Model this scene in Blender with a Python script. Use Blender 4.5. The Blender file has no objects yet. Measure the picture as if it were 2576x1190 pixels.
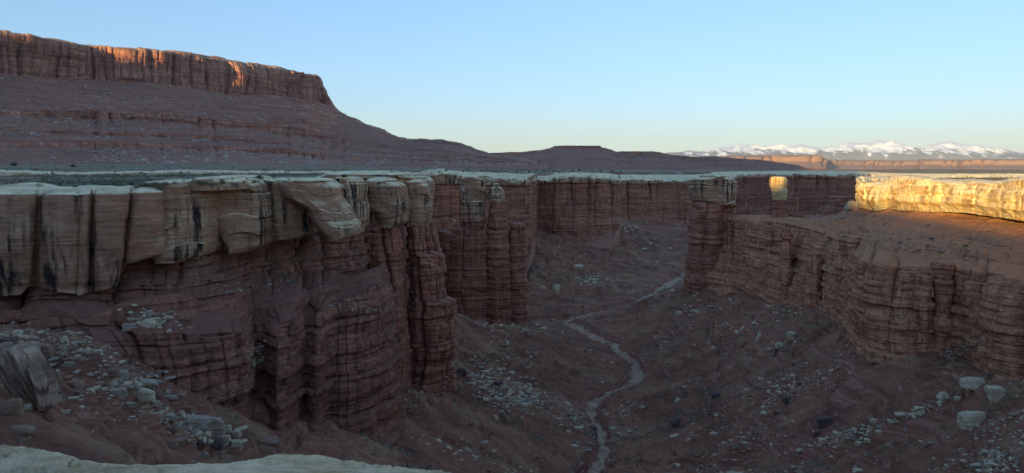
import bpy, math, random
import numpy as np
from mathutils import Vector
from mathutils.bvhtree import BVHTree

sc = bpy.context.scene
COL = sc.collection
F, CX, CY, HOR = 1773.0, 1288.0, 595.0, 425.0     # focal length / centre / eye level of the 2576 px wide photograph
TH = math.atan((CY - HOR) / F)
# ------------------------------------------------------------------ camera, sky, sun, exposure
cam = bpy.data.cameras.new('camera'); cam_ob = bpy.data.objects.new('camera', cam); COL.objects.link(cam_ob)
cam.sensor_fit = 'HORIZONTAL'; cam.sensor_width = 36.0; cam.lens = 36.0 * F / 2576.0
cam.clip_start = 0.1; cam.clip_end = 200000.0
cam_ob.location = (0, 0, 0); cam_ob.rotation_euler = (math.pi / 2 - TH, 0, 0)
sc.camera = cam_ob
SUN_EL = math.radians(6.0)
SX, SY = 0.55, math.sqrt(1 - 0.55 ** 2)           # direction the sunlight travels, in plan
world = bpy.data.worlds.new('World'); sc.world = world; world.use_nodes = True
wt = world.node_tree
sky = wt.nodes.new('ShaderNodeTexSky'); sky.sky_type = 'NISHITA'; sky.sun_disc = False
sky.sun_elevation = SUN_EL; sky.sun_rotation = math.atan2(-SX, -SY)
sky.altitude = 1500; sky.air_density = 1.4; sky.dust_density = 0.0; sky.ozone_density = 3.0
bg = wt.nodes['Background']; bg.inputs['Strength'].default_value = 0.15
tint = wt.nodes.new('ShaderNodeMix'); tint.data_type = 'RGBA'; tint.blend_type = 'MULTIPLY'; tint.inputs[0].default_value = 1.0
tint.inputs[7].default_value = (1.09, 1.40, 1.88, 1)
gam = wt.nodes.new('ShaderNodeGamma'); gam.inputs['Gamma'].default_value = 0.6; wt.links.new(sky.outputs[0], gam.inputs['Color'])
wt.links.new(gam.outputs[0], tint.inputs[6]); wt.links.new(tint.outputs[2], bg.inputs['Color'])
sun = bpy.data.lights.new('sun', 'SUN'); sun.energy = 5.0; sun.angle = math.radians(0.5); sun.color = (1.0, 0.72, 0.27)
sun_ob = bpy.data.objects.new('sun', sun); COL.objects.link(sun_ob)
sun_ob.rotation_euler = Vector((SX * math.cos(SUN_EL), SY * math.cos(SUN_EL), -math.sin(SUN_EL))).to_track_quat('-Z', 'Y').to_euler()
sc.view_settings.view_transform = 'Standard'; sc.view_settings.look = 'None'
sc.view_settings.exposure = 1.0; sc.view_settings.gamma = 1.0
sc.cycles.use_denoising = True
sc.cycles.max_bounces = 4; sc.cycles.diffuse_bounces = 3

# ------------------------------------------------------------------ numbers: projection, noise, cells
def P(u, v, d):
    a, b = (u - CX) / F, (CY - v) / F
    Y = math.cos(TH) + b * math.sin(TH); Z = -math.sin(TH) + b * math.cos(TH)
    k = d / Y
    return np.array((a * k, d, Z * k))
def PZ(u, v, z):
    a, b = (u - CX) / F, (CY - v) / F
    Y = math.cos(TH) + b * math.sin(TH); Z = -math.sin(TH) + b * math.cos(TH)
    k = z / Z
    return np.array((a * k, Y * k, z))
_rs = np.random.RandomState(7)
_perm = np.tile(_rs.permutation(256), 2).astype(np.int32)
_grad = _rs.normal(size=(256, 3)).astype(np.float32); _grad /= np.linalg.norm(_grad, axis=1)[:, None]
def _perlin(x, y, z):
    xi = np.floor(x); yi = np.floor(y); zi = np.floor(z)
    fx = (x - xi).astype(np.float32); fy = (y - yi).astype(np.float32); fz = (z - zi).astype(np.float32)
    xi = xi.astype(np.int64) & 255; yi = yi.astype(np.int64) & 255; zi = zi.astype(np.int64) & 255
    u = fx * fx * fx * (fx * (fx * 6 - 15) + 10); v = fy * fy * fy * (fy * (fy * 6 - 15) + 10); w = fz * fz * fz * (fz * (fz * 6 - 15) + 10)
    def g(i, j, k):
        h = _perm[(_perm[(_perm[(xi + i) & 255] + yi + j) & 255] + zi + k) & 255]
        q = _grad[h]
        return q[..., 0] * (fx - i) + q[..., 1] * (fy - j) + q[..., 2] * (fz - k)
    a = g(0, 0, 0) * (1 - u) + g(1, 0, 0) * u; b = g(0, 1, 0) * (1 - u) + g(1, 1, 0) * u
    c = g(0, 0, 1) * (1 - u) + g(1, 0, 1) * u; d = g(0, 1, 1) * (1 - u) + g(1, 1, 1) * u
    return ((a * (1 - v) + b * v) * (1 - w) + (c * (1 - v) + d * v) * w) * 1.6
def noise(x, y, z):
    x, y, z = np.broadcast_arrays(np.asarray(x, float), np.asarray(y, float), np.asarray(z, float))
    return _perlin(x, y, z)
def fbm(x, y, z, o=4, gain=0.5, ridged=False):
    t = 0; a = 1.0; s = 1.0; n = 0
    for k in range(o):
        q = noise(x * s + 17.3 * k, y * s + 5.1 * k, z * s + 9.7 * k)
        if ridged: q = 1 - 2 * np.abs(q)
        t = t + a * q; n += a; a *= gain; s *= 2.03
    return t / n
def hsh(i, j=0, k=0):
    i = np.asarray(i).astype(np.int64); j = np.asarray(j).astype(np.int64); k = np.asarray(k).astype(np.int64)
    h = (i * 374761393 + j * 668265263 + k * 2147483647 + 1013904223) & 0xffffffff
    h = ((h ^ (h >> 13)) * 1274126177) & 0xffffffff
    h = ((h ^ (h >> 16)) * 2246822519) & 0xffffffff
    return ((h ^ (h >> 15)) & 0xffff) / 65535.0
def cell(s, L, seed=0, jit=0.75):
    """jittered 1D cells: index of the cell and the place 0..1 inside it"""
    t = s / L; k = np.floor(t)
    b = lambda n: n + jit * (hsh(n, seed) - 0.5) + 0.5
    idx = np.where(t < b(k), k - 1, k)
    q = (t - b(idx)) / (b(idx + 1) - b(idx))
    return idx, np.clip(q, 0, 1)
def sst(a, b, x):
    t = np.clip((x - a) / (b - a), 0, 1); return t * t * (3 - 2 * t)
def rock(x, y, z, s, bed=1.3, bb=1.0, strata=0.45, slit=0.35, flute=9.0, fluteA=1.6, joint=2.6, jointA=0.35, blockA=0.35, nz=0.5, big=0.0, seed=0):
    """outward displacement of a layered cliff face"""
    zz = z + 0.9 * noise(x / 35, y / 35, 3.3 + seed) + 1.1 * bed * noise(0.3, seed, z / (bed * 4.0)) + 0.25 * noise(x / 6, y / 6, z / 3)
    bi, bq = cell(zz, bed, 11 + seed, 0.9)
    pro = hsh(bi, 3, seed) * 2 - 1
    pro = pro * (0.6 + 0.8 * np.clip(noise(s / 9.0, bi * 3.7, seed) + 0.4, 0, 1.2))
    d = strata * pro - slit * (np.abs(2 * bq - 1) ** 6) * (0.15 + 1.0 * hsh(bi, 8, seed)) * np.clip(1.5 * noise(s / 4.5, bi * 5.3, seed + 2) + 0.65, 0, 1.5)
    gi, _ = cell(zz, bed * 7, 5 + seed, 0.8)
    wob = 0.9 * noise(x / 7, y / 7, z / 9 + seed)
    if fluteA:
        fi, fq = cell(s + wob * 1.3 + hsh(gi, 1, seed) * 0.6, flute, 21 + seed, 0.9)
        fluteA = fluteA * (0.25 + 1.3 * sst(-0.35, 0.35, noise(s / (flute * 3.1), 7.7 + seed, z / 60.0)))
        d = d + fluteA * (np.sqrt(np.clip(1 - (2 * fq - 1) ** 2, 0, 1)) - 0.75) * (0.5 + hsh(fi, 2, seed)) + fluteA * 0.8 * (hsh(fi, 4, seed) - 0.5) - fluteA * 0.75 * np.abs(2 * fq - 1) ** 14
    ji, jq = cell(s + wob * 0.5 + hsh(gi, 6, seed) * joint, joint, 31 + seed, 0.9)
    jn = np.abs(2 * jq - 1)
    d = d - jointA * jn ** 10 * (hsh(ji, gi, seed) > 0.35) + bb * blockA * (hsh(ji, bi, seed + 9) - 0.5) + 0.6 * blockA * (hsh(ji, gi, seed + 4) - 0.5)
    d = d + nz * fbm(x / 5, y / 5, z / 4 + seed, 4, 0.55)
    if big: d = d + big * fbm(x / 28, y / 28, z / 30 + seed, 2)
    return d

# ------------------------------------------------------------------ mesh helpers
def mesh_np(name, V, faces, smooth=True, attrs=None):
    me = bpy.data.meshes.new(name)
    V = np.ascontiguousarray(V, dtype=np.float32); faces = np.ascontiguousarray(faces, dtype=np.int32)
    k = faces.shape[1]
    me.vertices.add(len(V)); me.vertices.foreach_set('co', V.ravel())
    me.loops.add(faces.size); me.loops.foreach_set('vertex_index', faces.ravel())
    me.polygons.add(len(faces)); me.polygons.foreach_set('loop_start', np.arange(0, faces.size, k, dtype=np.int32))
    me.polygons.foreach_set('use_smooth', np.full(len(faces), smooth, dtype=bool))
    me.update(calc_edges=True)
    for n, a in (attrs or {}).items():
        at = me.attributes.new(n, 'FLOAT', 'POINT'); at.data.foreach_set('value', np.ascontiguousarray(a, dtype=np.float32).ravel())
    return me
def grid_faces(n, m, wrap=False):
    i = np.arange(n if wrap else n - 1); j = np.arange(m - 1)
    I, J = np.meshgrid(i, j, indexing='ij'); I2 = (I + 1) % n
    return np.stack([I * m + J, I * m + J + 1, I2 * m + J + 1, I2 * m + J], -1).reshape(-1, 4)
def link(name, me, mat, parent=None):
    o = bpy.data.objects.new(name, me); COL.objects.link(o)
    if mat is not None and len(me.materials) == 0: me.materials.append(mat)
    if parent is not None: o.parent = parent
    return o
def tag(o, label, cat, group=None):
    o['label'] = label; o['category'] = cat
    if group: o['group'] = group
    return o
def struct(o): o['kind'] = 'structure'; return o
def empty(name, loc, label, cat, group=None):
    o = bpy.data.objects.new(name, None); COL.objects.link(o); o.location = loc
    return tag(o, label, cat, group)
def blur(a, n, axis):
    if n < 1: return a
    k = np.ones(2 * n + 1) / (2 * n + 1)
    pad = [(0, 0)] * a.ndim; pad[axis] = (n, n)
    b = np.pad(a, pad, mode='edge')
    c = np.cumsum(b, axis=axis); z = np.zeros_like(np.take(c, [0], axis=axis))
    c = np.concatenate([z, c], axis=axis)
    L = a.shape[axis]
    return (np.take(c, np.arange(2 * n + 1, 2 * n + 1 + L), axis=axis) - np.take(c, np.arange(0, L), axis=axis)) / (2 * n + 1)
def catmull(Pts, t, tt):
    Pts = np.asarray(Pts, float); n = len(Pts)
    m = np.zeros_like(Pts)
    dt = np.diff(t)
    sl = np.diff(Pts, axis=0) / dt.reshape((-1,) + (1,) * (Pts.ndim - 1))
    m[1:-1] = 0.5 * (sl[1:] + sl[:-1]); m[0] = sl[0]; m[-1] = sl[-1]
    # damp overshoot
    lim = np.minimum(np.abs(sl[1:]), np.abs(sl[:-1])) * 2.0
    m[1:-1] = np.clip(m[1:-1], -lim, lim)
    i = np.clip(np.searchsorted(t, tt, side='right') - 1, 0, n - 2)
    h = dt[i]; q = (tt - t[i]) / h
    sh = (-1,) + (1,) * (Pts.ndim - 1)
    q = q.reshape(sh); h = h.reshape(sh)
    return ((2 * q**3 - 3 * q**2 + 1) * Pts[i] + (q**3 - 2 * q**2 + q) * h * m[i] + (-2 * q**3 + 3 * q**2) * Pts[i + 1] + (q**3 - q**2) * h * m[i + 1])
def net(name, cols, W, nS, nT, cap=None, cap_zone=None, kw=None, mat=None, pix=True, smooth_n=8, soft=1, extra=None, scale=1.0, talus=1.0, tier=None, rimz=0.0, rim_rows=()):
    """a loft through control columns (each a list of photo-pixel + distance points), displaced as layered rock"""
    C = np.array([[P(*p) if pix else p for p in c] for c in cols])          # I,J,3
    seg = np.linalg.norm(np.diff(C[:, :, :2], axis=0), axis=2).mean(1) + 1e-3
    t = np.concatenate([[0], np.cumsum(seg)]); tt = np.linspace(0, t[-1], nS)
    G = catmull(C, t, tt)                                                   # nS,J,3
    ls = np.linalg.norm(np.diff(G, axis=1), axis=2).mean(0) + 1e-3
    # what the lens sees of each segment decides how finely it is cut
    tj = np.concatenate([[0], np.cumsum(ls)])
    qq = np.linspace(0, tj[-1], nT)
    j = np.clip(np.searchsorted(tj, qq, side='right') - 1, 0, len(ls) - 1)
    f = ((qq - tj[j]) / ls[j])[None, :, None]
    V = G[:, j] * (1 - f) + G[:, j + 1] * f
    Wv = np.array(W, float); w = Wv[j] * (1 - f[0, :, 0]) + Wv[j + 1] * f[0, :, 0]
    if soft: V = blur(V, soft, 1)
    n = np.cross(np.gradient(V, axis=1), np.gradient(V, axis=0))
    n = blur(blur(n / (np.linalg.norm(n, axis=2)[..., None] + 1e-9), smooth_n, 1), smooth_n, 0)
    n /= np.linalg.norm(n, axis=2)[..., None] + 1e-9
    cen = -V                                                               # make the normals look at the lens side
    if (n * cen).sum(2).mean() < 0: n = -n
    x, y, z = V[..., 0] / scale, V[..., 1] / scale, V[..., 2] / scale
    s = np.broadcast_to((tt / scale)[:, None], x.shape)
    wk = sst(0.5, 0.85, w)[None, :]
    d = rock(x, y, z, s, **(kw or {})) * w[None, :] * wk
    if tier is not None:
        t_ = np.where(np.abs(Wv - 0.9) < 1e-6, 1.0, 0.0); t_ = (t_[j] * (1 - f[0, :, 0]) + t_[j + 1] * f[0, :, 0])[None, :]
        d = d * (1 - t_) + rock(x, y, z, s, **tier) * w[None, :] * t_
    tal = 0.5 * fbm(x / 6, y / 6, z / 6, 5, 0.6) + 0.9 * fbm(x / 22, y / 22, z / 40, 3, 0.5, True)
    ledge = np.clip(fbm(x / 30, y / 30, z / 3.0, 3) * 2, 0, 1) * (1 - np.abs(2 * cell(z, 2.1, 3, .9)[1] - 1) ** 3)
    d = (d + (tal + 0.9 * ledge) * np.clip(w * 2, 0, 1)[None, :] * (1 - wk) * talus) * scale
    if extra is not None: d = d + extra(x, y, z, s, w)
    nn = n.copy(); nn[..., 2] *= np.where(w > 0.6, 0.35, 1.0)[None, :]
    V = V + nn * d[..., None]
    if rimz:
        rw = np.array([1.0 if k_ in rim_rows else 0.0 for k_ in range(len(W))]); rw = (rw[j] * (1 - f[0, :, 0]) + rw[j + 1] * f[0, :, 0])[None, :]
        bi_, _ = cell(s, 5.5, 44, 0.9)
        V[..., 2] += rw * rimz * scale * ((hsh(bi_, 2) - 0.55) * 1.1 + 0.9 * fbm(x / 6, y / 6, 3.3, 4))
    attrs = {}
    if cap is not None:
        cv = np.array(cap, float); attrs['cap'] = np.broadcast_to((cv[j] * (1 - f[0, :, 0]) + cv[j + 1] * f[0, :, 0])[None, :], x.shape)
    me = mesh_np(name, V.reshape(-1, 3), grid_faces(nS, nT), True, attrs)
    return me
def column(name, rings, nA, nZ, kw=None, A=1.0, dome=0.3, cap=0.0, n_exp=3.0, seed=0, closed_bottom=True, cap_line=None, scale=1.0, facets=0):
    """closed rock column: rings are (z, cx, cy, rx, ry, turn)"""
    R = np.array(rings, float); R = R[np.argsort(R[:, 0])]
    t = R[:, 0]; tt = np.linspace(t[0], t[-1], nZ)
    Q = catmull(R, t, tt)
    # rounded top: rings that close to a point
    nd = max(6, nZ // 8)
    top = Q[-1]
    a = np.linspace(0, 1, nd + 1)[1:] * math.pi / 2
    D = np.repeat(top[None], nd, 0)
    D[:, 0] = top[0] + np.sin(a) * dome * min(top[3], top[4])
    sc_ = np.cos(a) ** 0.7; sc_[-1] = 0.002
    D[:, 3] *= sc_; D[:, 4] *= sc_
    Q = np.concatenate([Q, D])
    if closed_bottom:
        b = Q[0].copy(); bb = np.stack([b, b]); bb[0, 3:5] *= 0.002; bb[1, 3:5] *= 0.6
        Q = np.concatenate([bb, Q])
    th = np.linspace(0, 2 * math.pi, nA, endpoint=False) + math.pi / 2
    ct, st = np.cos(th), np.sin(th)
    r = 1.0 / (np.abs(ct) ** n_exp + np.abs(st) ** n_exp) ** (1 / n_exp)
    rz = np.repeat(r[:, None], Q.shape[0], 1)
    if facets:
        zq = Q[None, :, 0] / scale + 0.5 * np.sin(th * 3 + seed)[:, None]
        bi, bq = cell(zq, 4.2, seed + 2, 0.9)
        acc = rz ** -28.0
        for k in range(facets):
            ph = (k + 0.7 * (hsh(k, seed, 1) - 0.5)) / facets * 2 * math.pi
            dk = 0.84 + 0.22 * hsh(k, seed, 2) + 0.15 * (hsh(k, bi, seed + 3) - 0.5) + 0.05 * (zq - zq.mean()) / (np.ptp(zq) + 1e-3) * (hsh(k, seed, 5) - 0.5) * 6
            acc = acc + np.clip(np.cos(th - ph), 0, 1)[:, None] ** 28.0 / np.maximum(dk, 0.4) ** 28.0
        rz = acc ** (-1 / 28.0)
    lx = rz * ct[:, None] * Q[None, :, 3]; ly = rz * st[:, None] * Q[None, :, 4]
    ca, sa = np.cos(Q[:, 5])[None], np.sin(Q[:, 5])[None]
    dx, dy = lx * ca - ly * sa, lx * sa + ly * ca
    x = Q[None, :, 1] + dx; y = Q[None, :, 2] + dy; z = np.broadcast_to(Q[None, :, 0], x.shape).copy()
    L = np.sqrt(dx**2 + dy**2) + 1e-6
    rm = 0.5 * (R[:, 3].mean() + R[:, 4].mean())
    s = np.broadcast_to((th * rm)[:, None], x.shape)
    d = rock(x / scale, y / scale, z / scale, s / scale, seed=seed, **(kw or {})) * A * scale
    fade = np.clip(L / (0.35 * rm), 0, 1)
    nzv = np.zeros_like(Q[:, 0]); nzv[-nd:] = np.sin(a)
    nzv = nzv[None]
    x = x + dx / L * d * fade * (1 - nzv); y = y + dy / L * d * fade * (1 - nzv)
    z = z + nzv * 0.25 * d
    capa = np.full(x.shape, cap) if cap_line is None else sst(cap_line - 0.4, cap_line + 0.4, z + 0.8 * noise(x / 4, y / 4, z / 4))
    V = np.stack([x, y, z], -1).reshape(-1, 3)
    return mesh_np(name, V, grid_faces(nA, Q.shape[0], True)[:, ::-1], True, {'cap': capa})
def rings_px(d, ry, rows, n=None, turn=0.0):
    """rows of (v, uL, uR): a silhouette traced in the photograph, standing with its front at distance d"""
    out = []
    for v, l, r in rows:
        c = P(0.5 * (l + r), v, d); hw = 0.5 * (r - l) / F * d
        out.append((c[2], c[0] * (d + ry) / d, d + ry, hw * (d + ry) / d, ry if not callable(ry) else ry(v), turn))
    return out

# ------------------------------------------------------------------ materials
class N:
    def __init__(s, name):
        s.m = bpy.data.materials.new(name); s.m.use_nodes = True; s.t = s.m.node_tree
        s.b = s.t.nodes['Principled BSDF']; s.b.inputs['Roughness'].default_value = 0.95
        s.b.inputs['Specular IOR Level'].default_value = 0.15
        g = s.t.nodes.new('ShaderNodeNewGeometry'); s.pos = g.outputs['Position']; s.nrm = g.outputs['Normal']
    def set(s, sock, v):
        if isinstance(v, bpy.types.NodeSocket): s.t.links.new(v, sock)
        elif isinstance(v, tuple) and len(v) == 3 and sock.type == 'RGBA': sock.default_value = v + (1,)
        else: sock.default_value = v
    def math(s, op, a, b=0.0, c=0.0, clamp=False):
        n = s.t.nodes.new('ShaderNodeMath'); n.operation = op; n.use_clamp = clamp
        for i, q in enumerate((a, b, c)): s.set(n.inputs[i], q)
        return n.outputs[0]
    def scale(s, vec, k):
        n = s.t.nodes.new('ShaderNodeVectorMath'); n.operation = 'MULTIPLY'
        s.set(n.inputs[0], vec); n.inputs[1].default_value = k; return n.outputs[0]
    def noise(s, vec, scale, det=4, rough=0.55, dist=0.0):
        n = s.t.nodes.new('ShaderNodeTexNoise'); s.set(n.inputs['Vector'], vec)
        n.inputs['Scale'].default_value = scale; n.inputs['Detail'].default_value = det
        n.inputs['Roughness'].default_value = rough; n.inputs['Distortion'].default_value = dist
        return n.outputs['Fac']
    def voro(s, vec, scale, out='Distance', feat='F1'):
        n = s.t.nodes.new('ShaderNodeTexVoronoi'); n.feature = feat; s.set(n.inputs['Vector'], vec)
        n.inputs['Scale'].default_value = scale; return n.outputs[out]
    def ramp(s, fac, stops, interp='LINEAR'):
        n = s.t.nodes.new('ShaderNodeValToRGB'); n.color_ramp.interpolation = interp; s.set(n.inputs[0], fac)
        e = n.color_ramp.elements
        while len(e) < len(stops): e.new(0.5)
        for q, (p, c) in zip(e, stops):
            q.position = p; q.color = (c + (1,)) if isinstance(c, tuple) else (c, c, c, 1)
        return n.outputs[0]
    def mix(s, fac, a, b, mode='MIX'):
        n = s.t.nodes.new('ShaderNodeMix'); n.data_type = 'RGBA'; n.blend_type = mode
        s.set(n.inputs[0], fac); s.set(n.inputs[6], a); s.set(n.inputs[7], b); return n.outputs[2]
    def range(s, v, a, b, c=0.0, d=1.0):
        n = s.t.nodes.new('ShaderNodeMapRange'); s.set(n.inputs[0], v)
        for i, q in enumerate((a, b, c, d)): n.inputs[i + 1].default_value = q
        return n.outputs[0]
    def attr(s, name):
        n = s.t.nodes.new('ShaderNodeAttribute'); n.attribute_name = name; return n.outputs['Fac']
    def sep(s, vec):
        n = s.t.nodes.new('ShaderNodeSeparateXYZ'); s.set(n.inputs[0], vec); return n.outputs
    def bump(s, h, strength, dist, nrm=None):
        n = s.t.nodes.new('ShaderNodeBump'); s.set(n.inputs['Height'], h); n.inputs['Strength'].default_value = strength; n.inputs['Distance'].default_value = dist
        if nrm is not None: s.set(n.inputs['Normal'], nrm)
        return n.outputs[0]
    def out(s, col, nrm=None, rough=None):
        s.set(s.b.inputs['Base Color'], col)
        if nrm is not None: s.set(s.b.inputs['Normal'], nrm)
        if rough is not None: s.set(s.b.inputs['Roughness'], rough)
        return s.m
def rock_mat(name, k=1.0, red=None, soil=(0.37, 0.17, 0.112), pale=None, gain=1.0, cap_default=None, streakiness=1.0, soilk=1.0, varnish=(0.05, 0.038, 0.034), brown=0.75):
    """layered red sandstone with an optional pale caprock zone (attribute cap); k scales the pattern for far things"""
    m = N(name); pos = m.scale(m.pos, (1 / k, 1 / k, 1 / k)) if k != 1.0 else m.pos
    warp = m.noise(pos, 0.05, 2)
    up = m.sep(m.nrm)[2]
    n1 = m.noise(m.scale(pos, (0.05, 0.05, 1.1)), 1.0, 7, 0.62)
    n2 = m.noise(m.scale(pos, (0.012, 0.012, 0.16)), 1.0, 3, 0.5)
    n3 = m.noise(pos, 0.35, 6, 0.6)
    st = m.noise(m.scale(pos, (0.7, 0.7, 0.035)), 1.0, 5, 0.6)
    red = red or [(0.22, (0.14, 0.055, 0.036)), (0.42, (0.32, 0.12, 0.072)), (0.56, (0.44, 0.18, 0.108)), (0.68, (0.52, 0.25, 0.155)), (0.82, (0.60, 0.40, 0.28))]
    cr = m.ramp(m.math('ADD', m.math('MULTIPLY', n1, 0.65), m.math('MULTIPLY', n2, 0.4)), red)
    cr = m.mix(0.55, cr, m.ramp(n3, [(0.3, 0.55), (0.5, 1.0), (0.7, 1.35)]), 'MULTIPLY')
    cr = m.mix(0.6 * streakiness, cr, m.ramp(st, [(0.35, 0.45), (0.5, 0.95), (0.65, 1.2)]), 'MULTIPLY')
    n4 = m.noise(pos, 1.5, 7, 0.72)
    lay = m.noise(m.scale(pos, (0.06, 0.06, 3.2)), 1.0, 5, 0.65)
    cr = m.mix(0.8, cr, m.ramp(lay, [(0.30, 0.45), (0.47, 0.95), (0.62, 1.25), (0.72, 1.7)]), 'MULTIPLY')
    cr = m.mix(0.75, cr, m.ramp(n4, [(0.33, 0.45), (0.5, 1.0), (0.66, 1.6)]), 'MULTIPLY')
    soilc = m.mix(m.noise(pos, 0.8, 6, 0.65), m.mix(1.0, (0.6, 0.6, 0.6), soil, 'MULTIPLY'), m.mix(1.0, (1.45, 1.45, 1.4), soil, 'MULTIPLY'))
    cr = m.mix(m.math('MULTIPLY', m.range(up, 0.55, 0.82), soilk), cr, soilc)
    # pale caprock: cream top brightened for open sky light, tan and brown down its face, black varnish streaks
    c1 = m.noise(m.scale(pos, (0.10, 0.10, 0.55)), 1.0, 6, 0.6, 0.4)
    c2 = m.noise(m.scale(pos, (0.9, 0.9, 0.05)), 1.0, 4, 0.6)
    c3 = m.noise(m.scale(pos, (0.16, 0.16, 0.10)), 1.0, 4, 0.55)
    pale = pale or [(0.28, (0.22, 0.11, 0.062)), (0.43, (0.43, 0.235, 0.13)), (0.55, (0.60, 0.375, 0.21)), (0.70, (0.74, 0.54, 0.335))]
    cp = m.ramp(c1, pale)
    top = m.range(up, 0.42, 0.80)
    cp = m.mix(m.math('MULTIPLY', m.math('MULTIPLY', m.range(c2, 0.47, 0.59), m.range(c3, 0.40, 0.54)), m.math('SUBTRACT', 1.0, top)), cp, varnish)
    cp = m.mix(m.math('MULTIPLY', m.math('MULTIPLY', m.range(c3, 0.56, 0.42), brown), m.math('SUBTRACT', 1.0, top)), cp, (0.46, 0.225, 0.13))
    ctop = m.ramp(m.noise(m.scale(pos, (0.5, 0.5, 1.6)), 1.0, 7, 0.65), [(0.30, (0.46, 0.30, 0.15)), (0.42, (0.84, 0.62, 0.35)), (0.62, (0.95, 0.78, 0.50))])
    cp = m.mix(top, cp, ctop)
    cp = m.mix(0.6, cp, m.ramp(m.noise(m.scale(pos, (0.25, 0.25, 3.0)), 1.0, 6, 0.68), [(0.33, 0.55), (0.5, 1.0), (0.66, 1.35)]), 'MULTIPLY')
    cp = m.mix(0.5, cp, m.ramp(n3, [(0.3, 0.6), (0.5, 1.0), (0.7, 1.3)]), 'MULTIPLY')
    fac = m.attr('cap') if cap_default is None else cap_default
    col = m.mix(fac, cr, cp)
    if gain != 1.0: col = m.mix(1.0, col, (gain, gain, gain), 'MULTIPLY')
    h = m.math('ADD', m.math('MULTIPLY', n1, 0.8), m.math('ADD', m.noise(pos, 1.3, 8, 0.65), m.math('MULTIPLY', m.noise(pos, 6.0, 4, 0.6), 0.25)))
    return m.out(col, m.bump(h, 0.9, 0.5 * k))
M_rock = rock_mat('layered_rock')
M_alcove = rock_mat('alcove_sandstone', pale=[(0.28, (0.24, 0.115, 0.065)), (0.43, (0.46, 0.245, 0.145)), (0.56, (0.60, 0.34, 0.205)), (0.75, (0.74, 0.53, 0.35))])
M_right = rock_mat('glow_warmed_rock', red=[(0.22, (0.18, 0.072, 0.042)), (0.42, (0.41, 0.165, 0.09)), (0.56, (0.56, 0.245, 0.135)), (0.68, (0.64, 0.32, 0.185)), (0.82, (0.70, 0.48, 0.33))], soil=(0.49, 0.225, 0.115))  # layered rock with the sunset glow on the right wall mixed into its colours
M_lower = rock_mat('shade_darkened_rock', red=[(0.22, (0.095, 0.040, 0.028)), (0.42, (0.24, 0.092, 0.058)), (0.56, (0.35, 0.145, 0.09)), (0.68, (0.42, 0.205, 0.13)), (0.82, (0.52, 0.35, 0.24))], soil=(0.26, 0.115, 0.078))  # layered rock with the deep shade of the lower left darkened into its colours
M_ledge = rock_mat('sun_gilded_sandstone', cap_default=1.0, pale=[(0.28, (0.52, 0.29, 0.11)), (0.40, (0.76, 0.52, 0.22)), (0.52, (0.90, 0.70, 0.34)), (0.70, (0.94, 0.80, 0.46))], varnish=(0.40, 0.20, 0.075), brown=0.35)  # pale caprock with the low sun's gold and brightness put into its colour
M_far = rock_mat('far_rock', k=8.0, streakiness=0.9, red=[(0.22, (0.16, 0.065, 0.045)), (0.42, (0.36, 0.145, 0.09)), (0.56, (0.48, 0.21, 0.13)), (0.68, (0.54, 0.28, 0.18)), (0.82, (0.58, 0.40, 0.30))], soil=(0.29, 0.142, 0.095), soilk=0.55)
def ground_mat(name, soil, dark, patch, patch_lo, patch_hi, pscale, k=1.0, streak=None, bumpd=0.4, rot=None):
    m = N(name); pos = m.scale(m.pos, (1 / k, 1 / k, 1 / k)) if k != 1.0 else m.pos
    a = m.noise(pos, 0.12, 8, 0.62); b = m.noise(pos, 1.1, 8, 0.7)
    col = m.mix(m.range(a, 0.35, 0.65), dark, soil)
    col = m.mix(0.6, col, m.ramp(b, [(0.3, 0.5), (0.5, 1.0), (0.72, 1.6)]), 'MULTIPLY')
    if rot:
        px_ = m.sep(pos); al = m.math('MULTIPLY', m.math('ADD', m.math('MULTIPLY', px_[0], rot[0]), m.math('MULTIPLY', px_[1], rot[1])), rot[2])
        ac_ = m.math('MULTIPLY', m.math('ADD', m.math('MULTIPLY', px_[0], -rot[1]), m.math('MULTIPLY', px_[1], rot[0])), rot[3])
        cx_ = m.t.nodes.new('ShaderNodeCombineXYZ'); m.set(cx_.inputs[0], al); m.set(cx_.inputs[1], ac_); vec_ = cx_.outputs[0]
    else: vec_ = m.scale(pos, streak) if streak else pos
    pv = m.noise(vec_, pscale, 9, 0.68)
    col = m.mix(m.math('MULTIPLY', m.range(pv, patch_lo, patch_hi), m.range(b, 0.38, 0.56)), col, patch)
    h = m.math('ADD', m.noise(pos, 0.5, 10, 0.75), m.math('MULTIPLY', m.noise(pos, 2.2, 8, 0.75), 0.9))
    col = m.mix(0.55, col, m.ramp(m.noise(pos, 0.035, 6, 0.65), [(0.32, 0.55), (0.5, 1.0), (0.68, 1.3)]), 'MULTIPLY')
    return m, col, m.bump(h, 0.9, bumpd * k)
m, c, nb = ground_mat('canyon_soil', (0.37, 0.155, 0.088), (0.19, 0.078, 0.048), (0.37, 0.235, 0.125), 0.50, 0.64, 1.0, rot=(0.87, -0.49, 0.022, 0.17))
up = m.sep(m.nrm)[2]
strat = m.noise(m.scale(m.pos, (0.04, 0.04, 1.3)), 1.0, 6, 0.6)
c = m.mix(m.range(up, 0.80, 0.62), c, m.ramp(strat, [(0.3, (0.16, 0.065, 0.048)), (0.5, (0.36, 0.145, 0.092)), (0.72, (0.50, 0.27, 0.185))]))
spk = m.math('MULTIPLY', m.math('LESS_THAN', m.voro(m.pos, 0.75), 0.20), m.range(m.noise(m.pos, 0.05, 4, 0.6), 0.47, 0.62))
c = m.mix(spk, c, m.ramp(m.noise(m.pos, 0.9, 2), [(0.35, (0.2, 0.15, 0.12)), (0.6, (0.42, 0.36, 0.29))]))
M_floor = m.out(c, nb)
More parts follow.
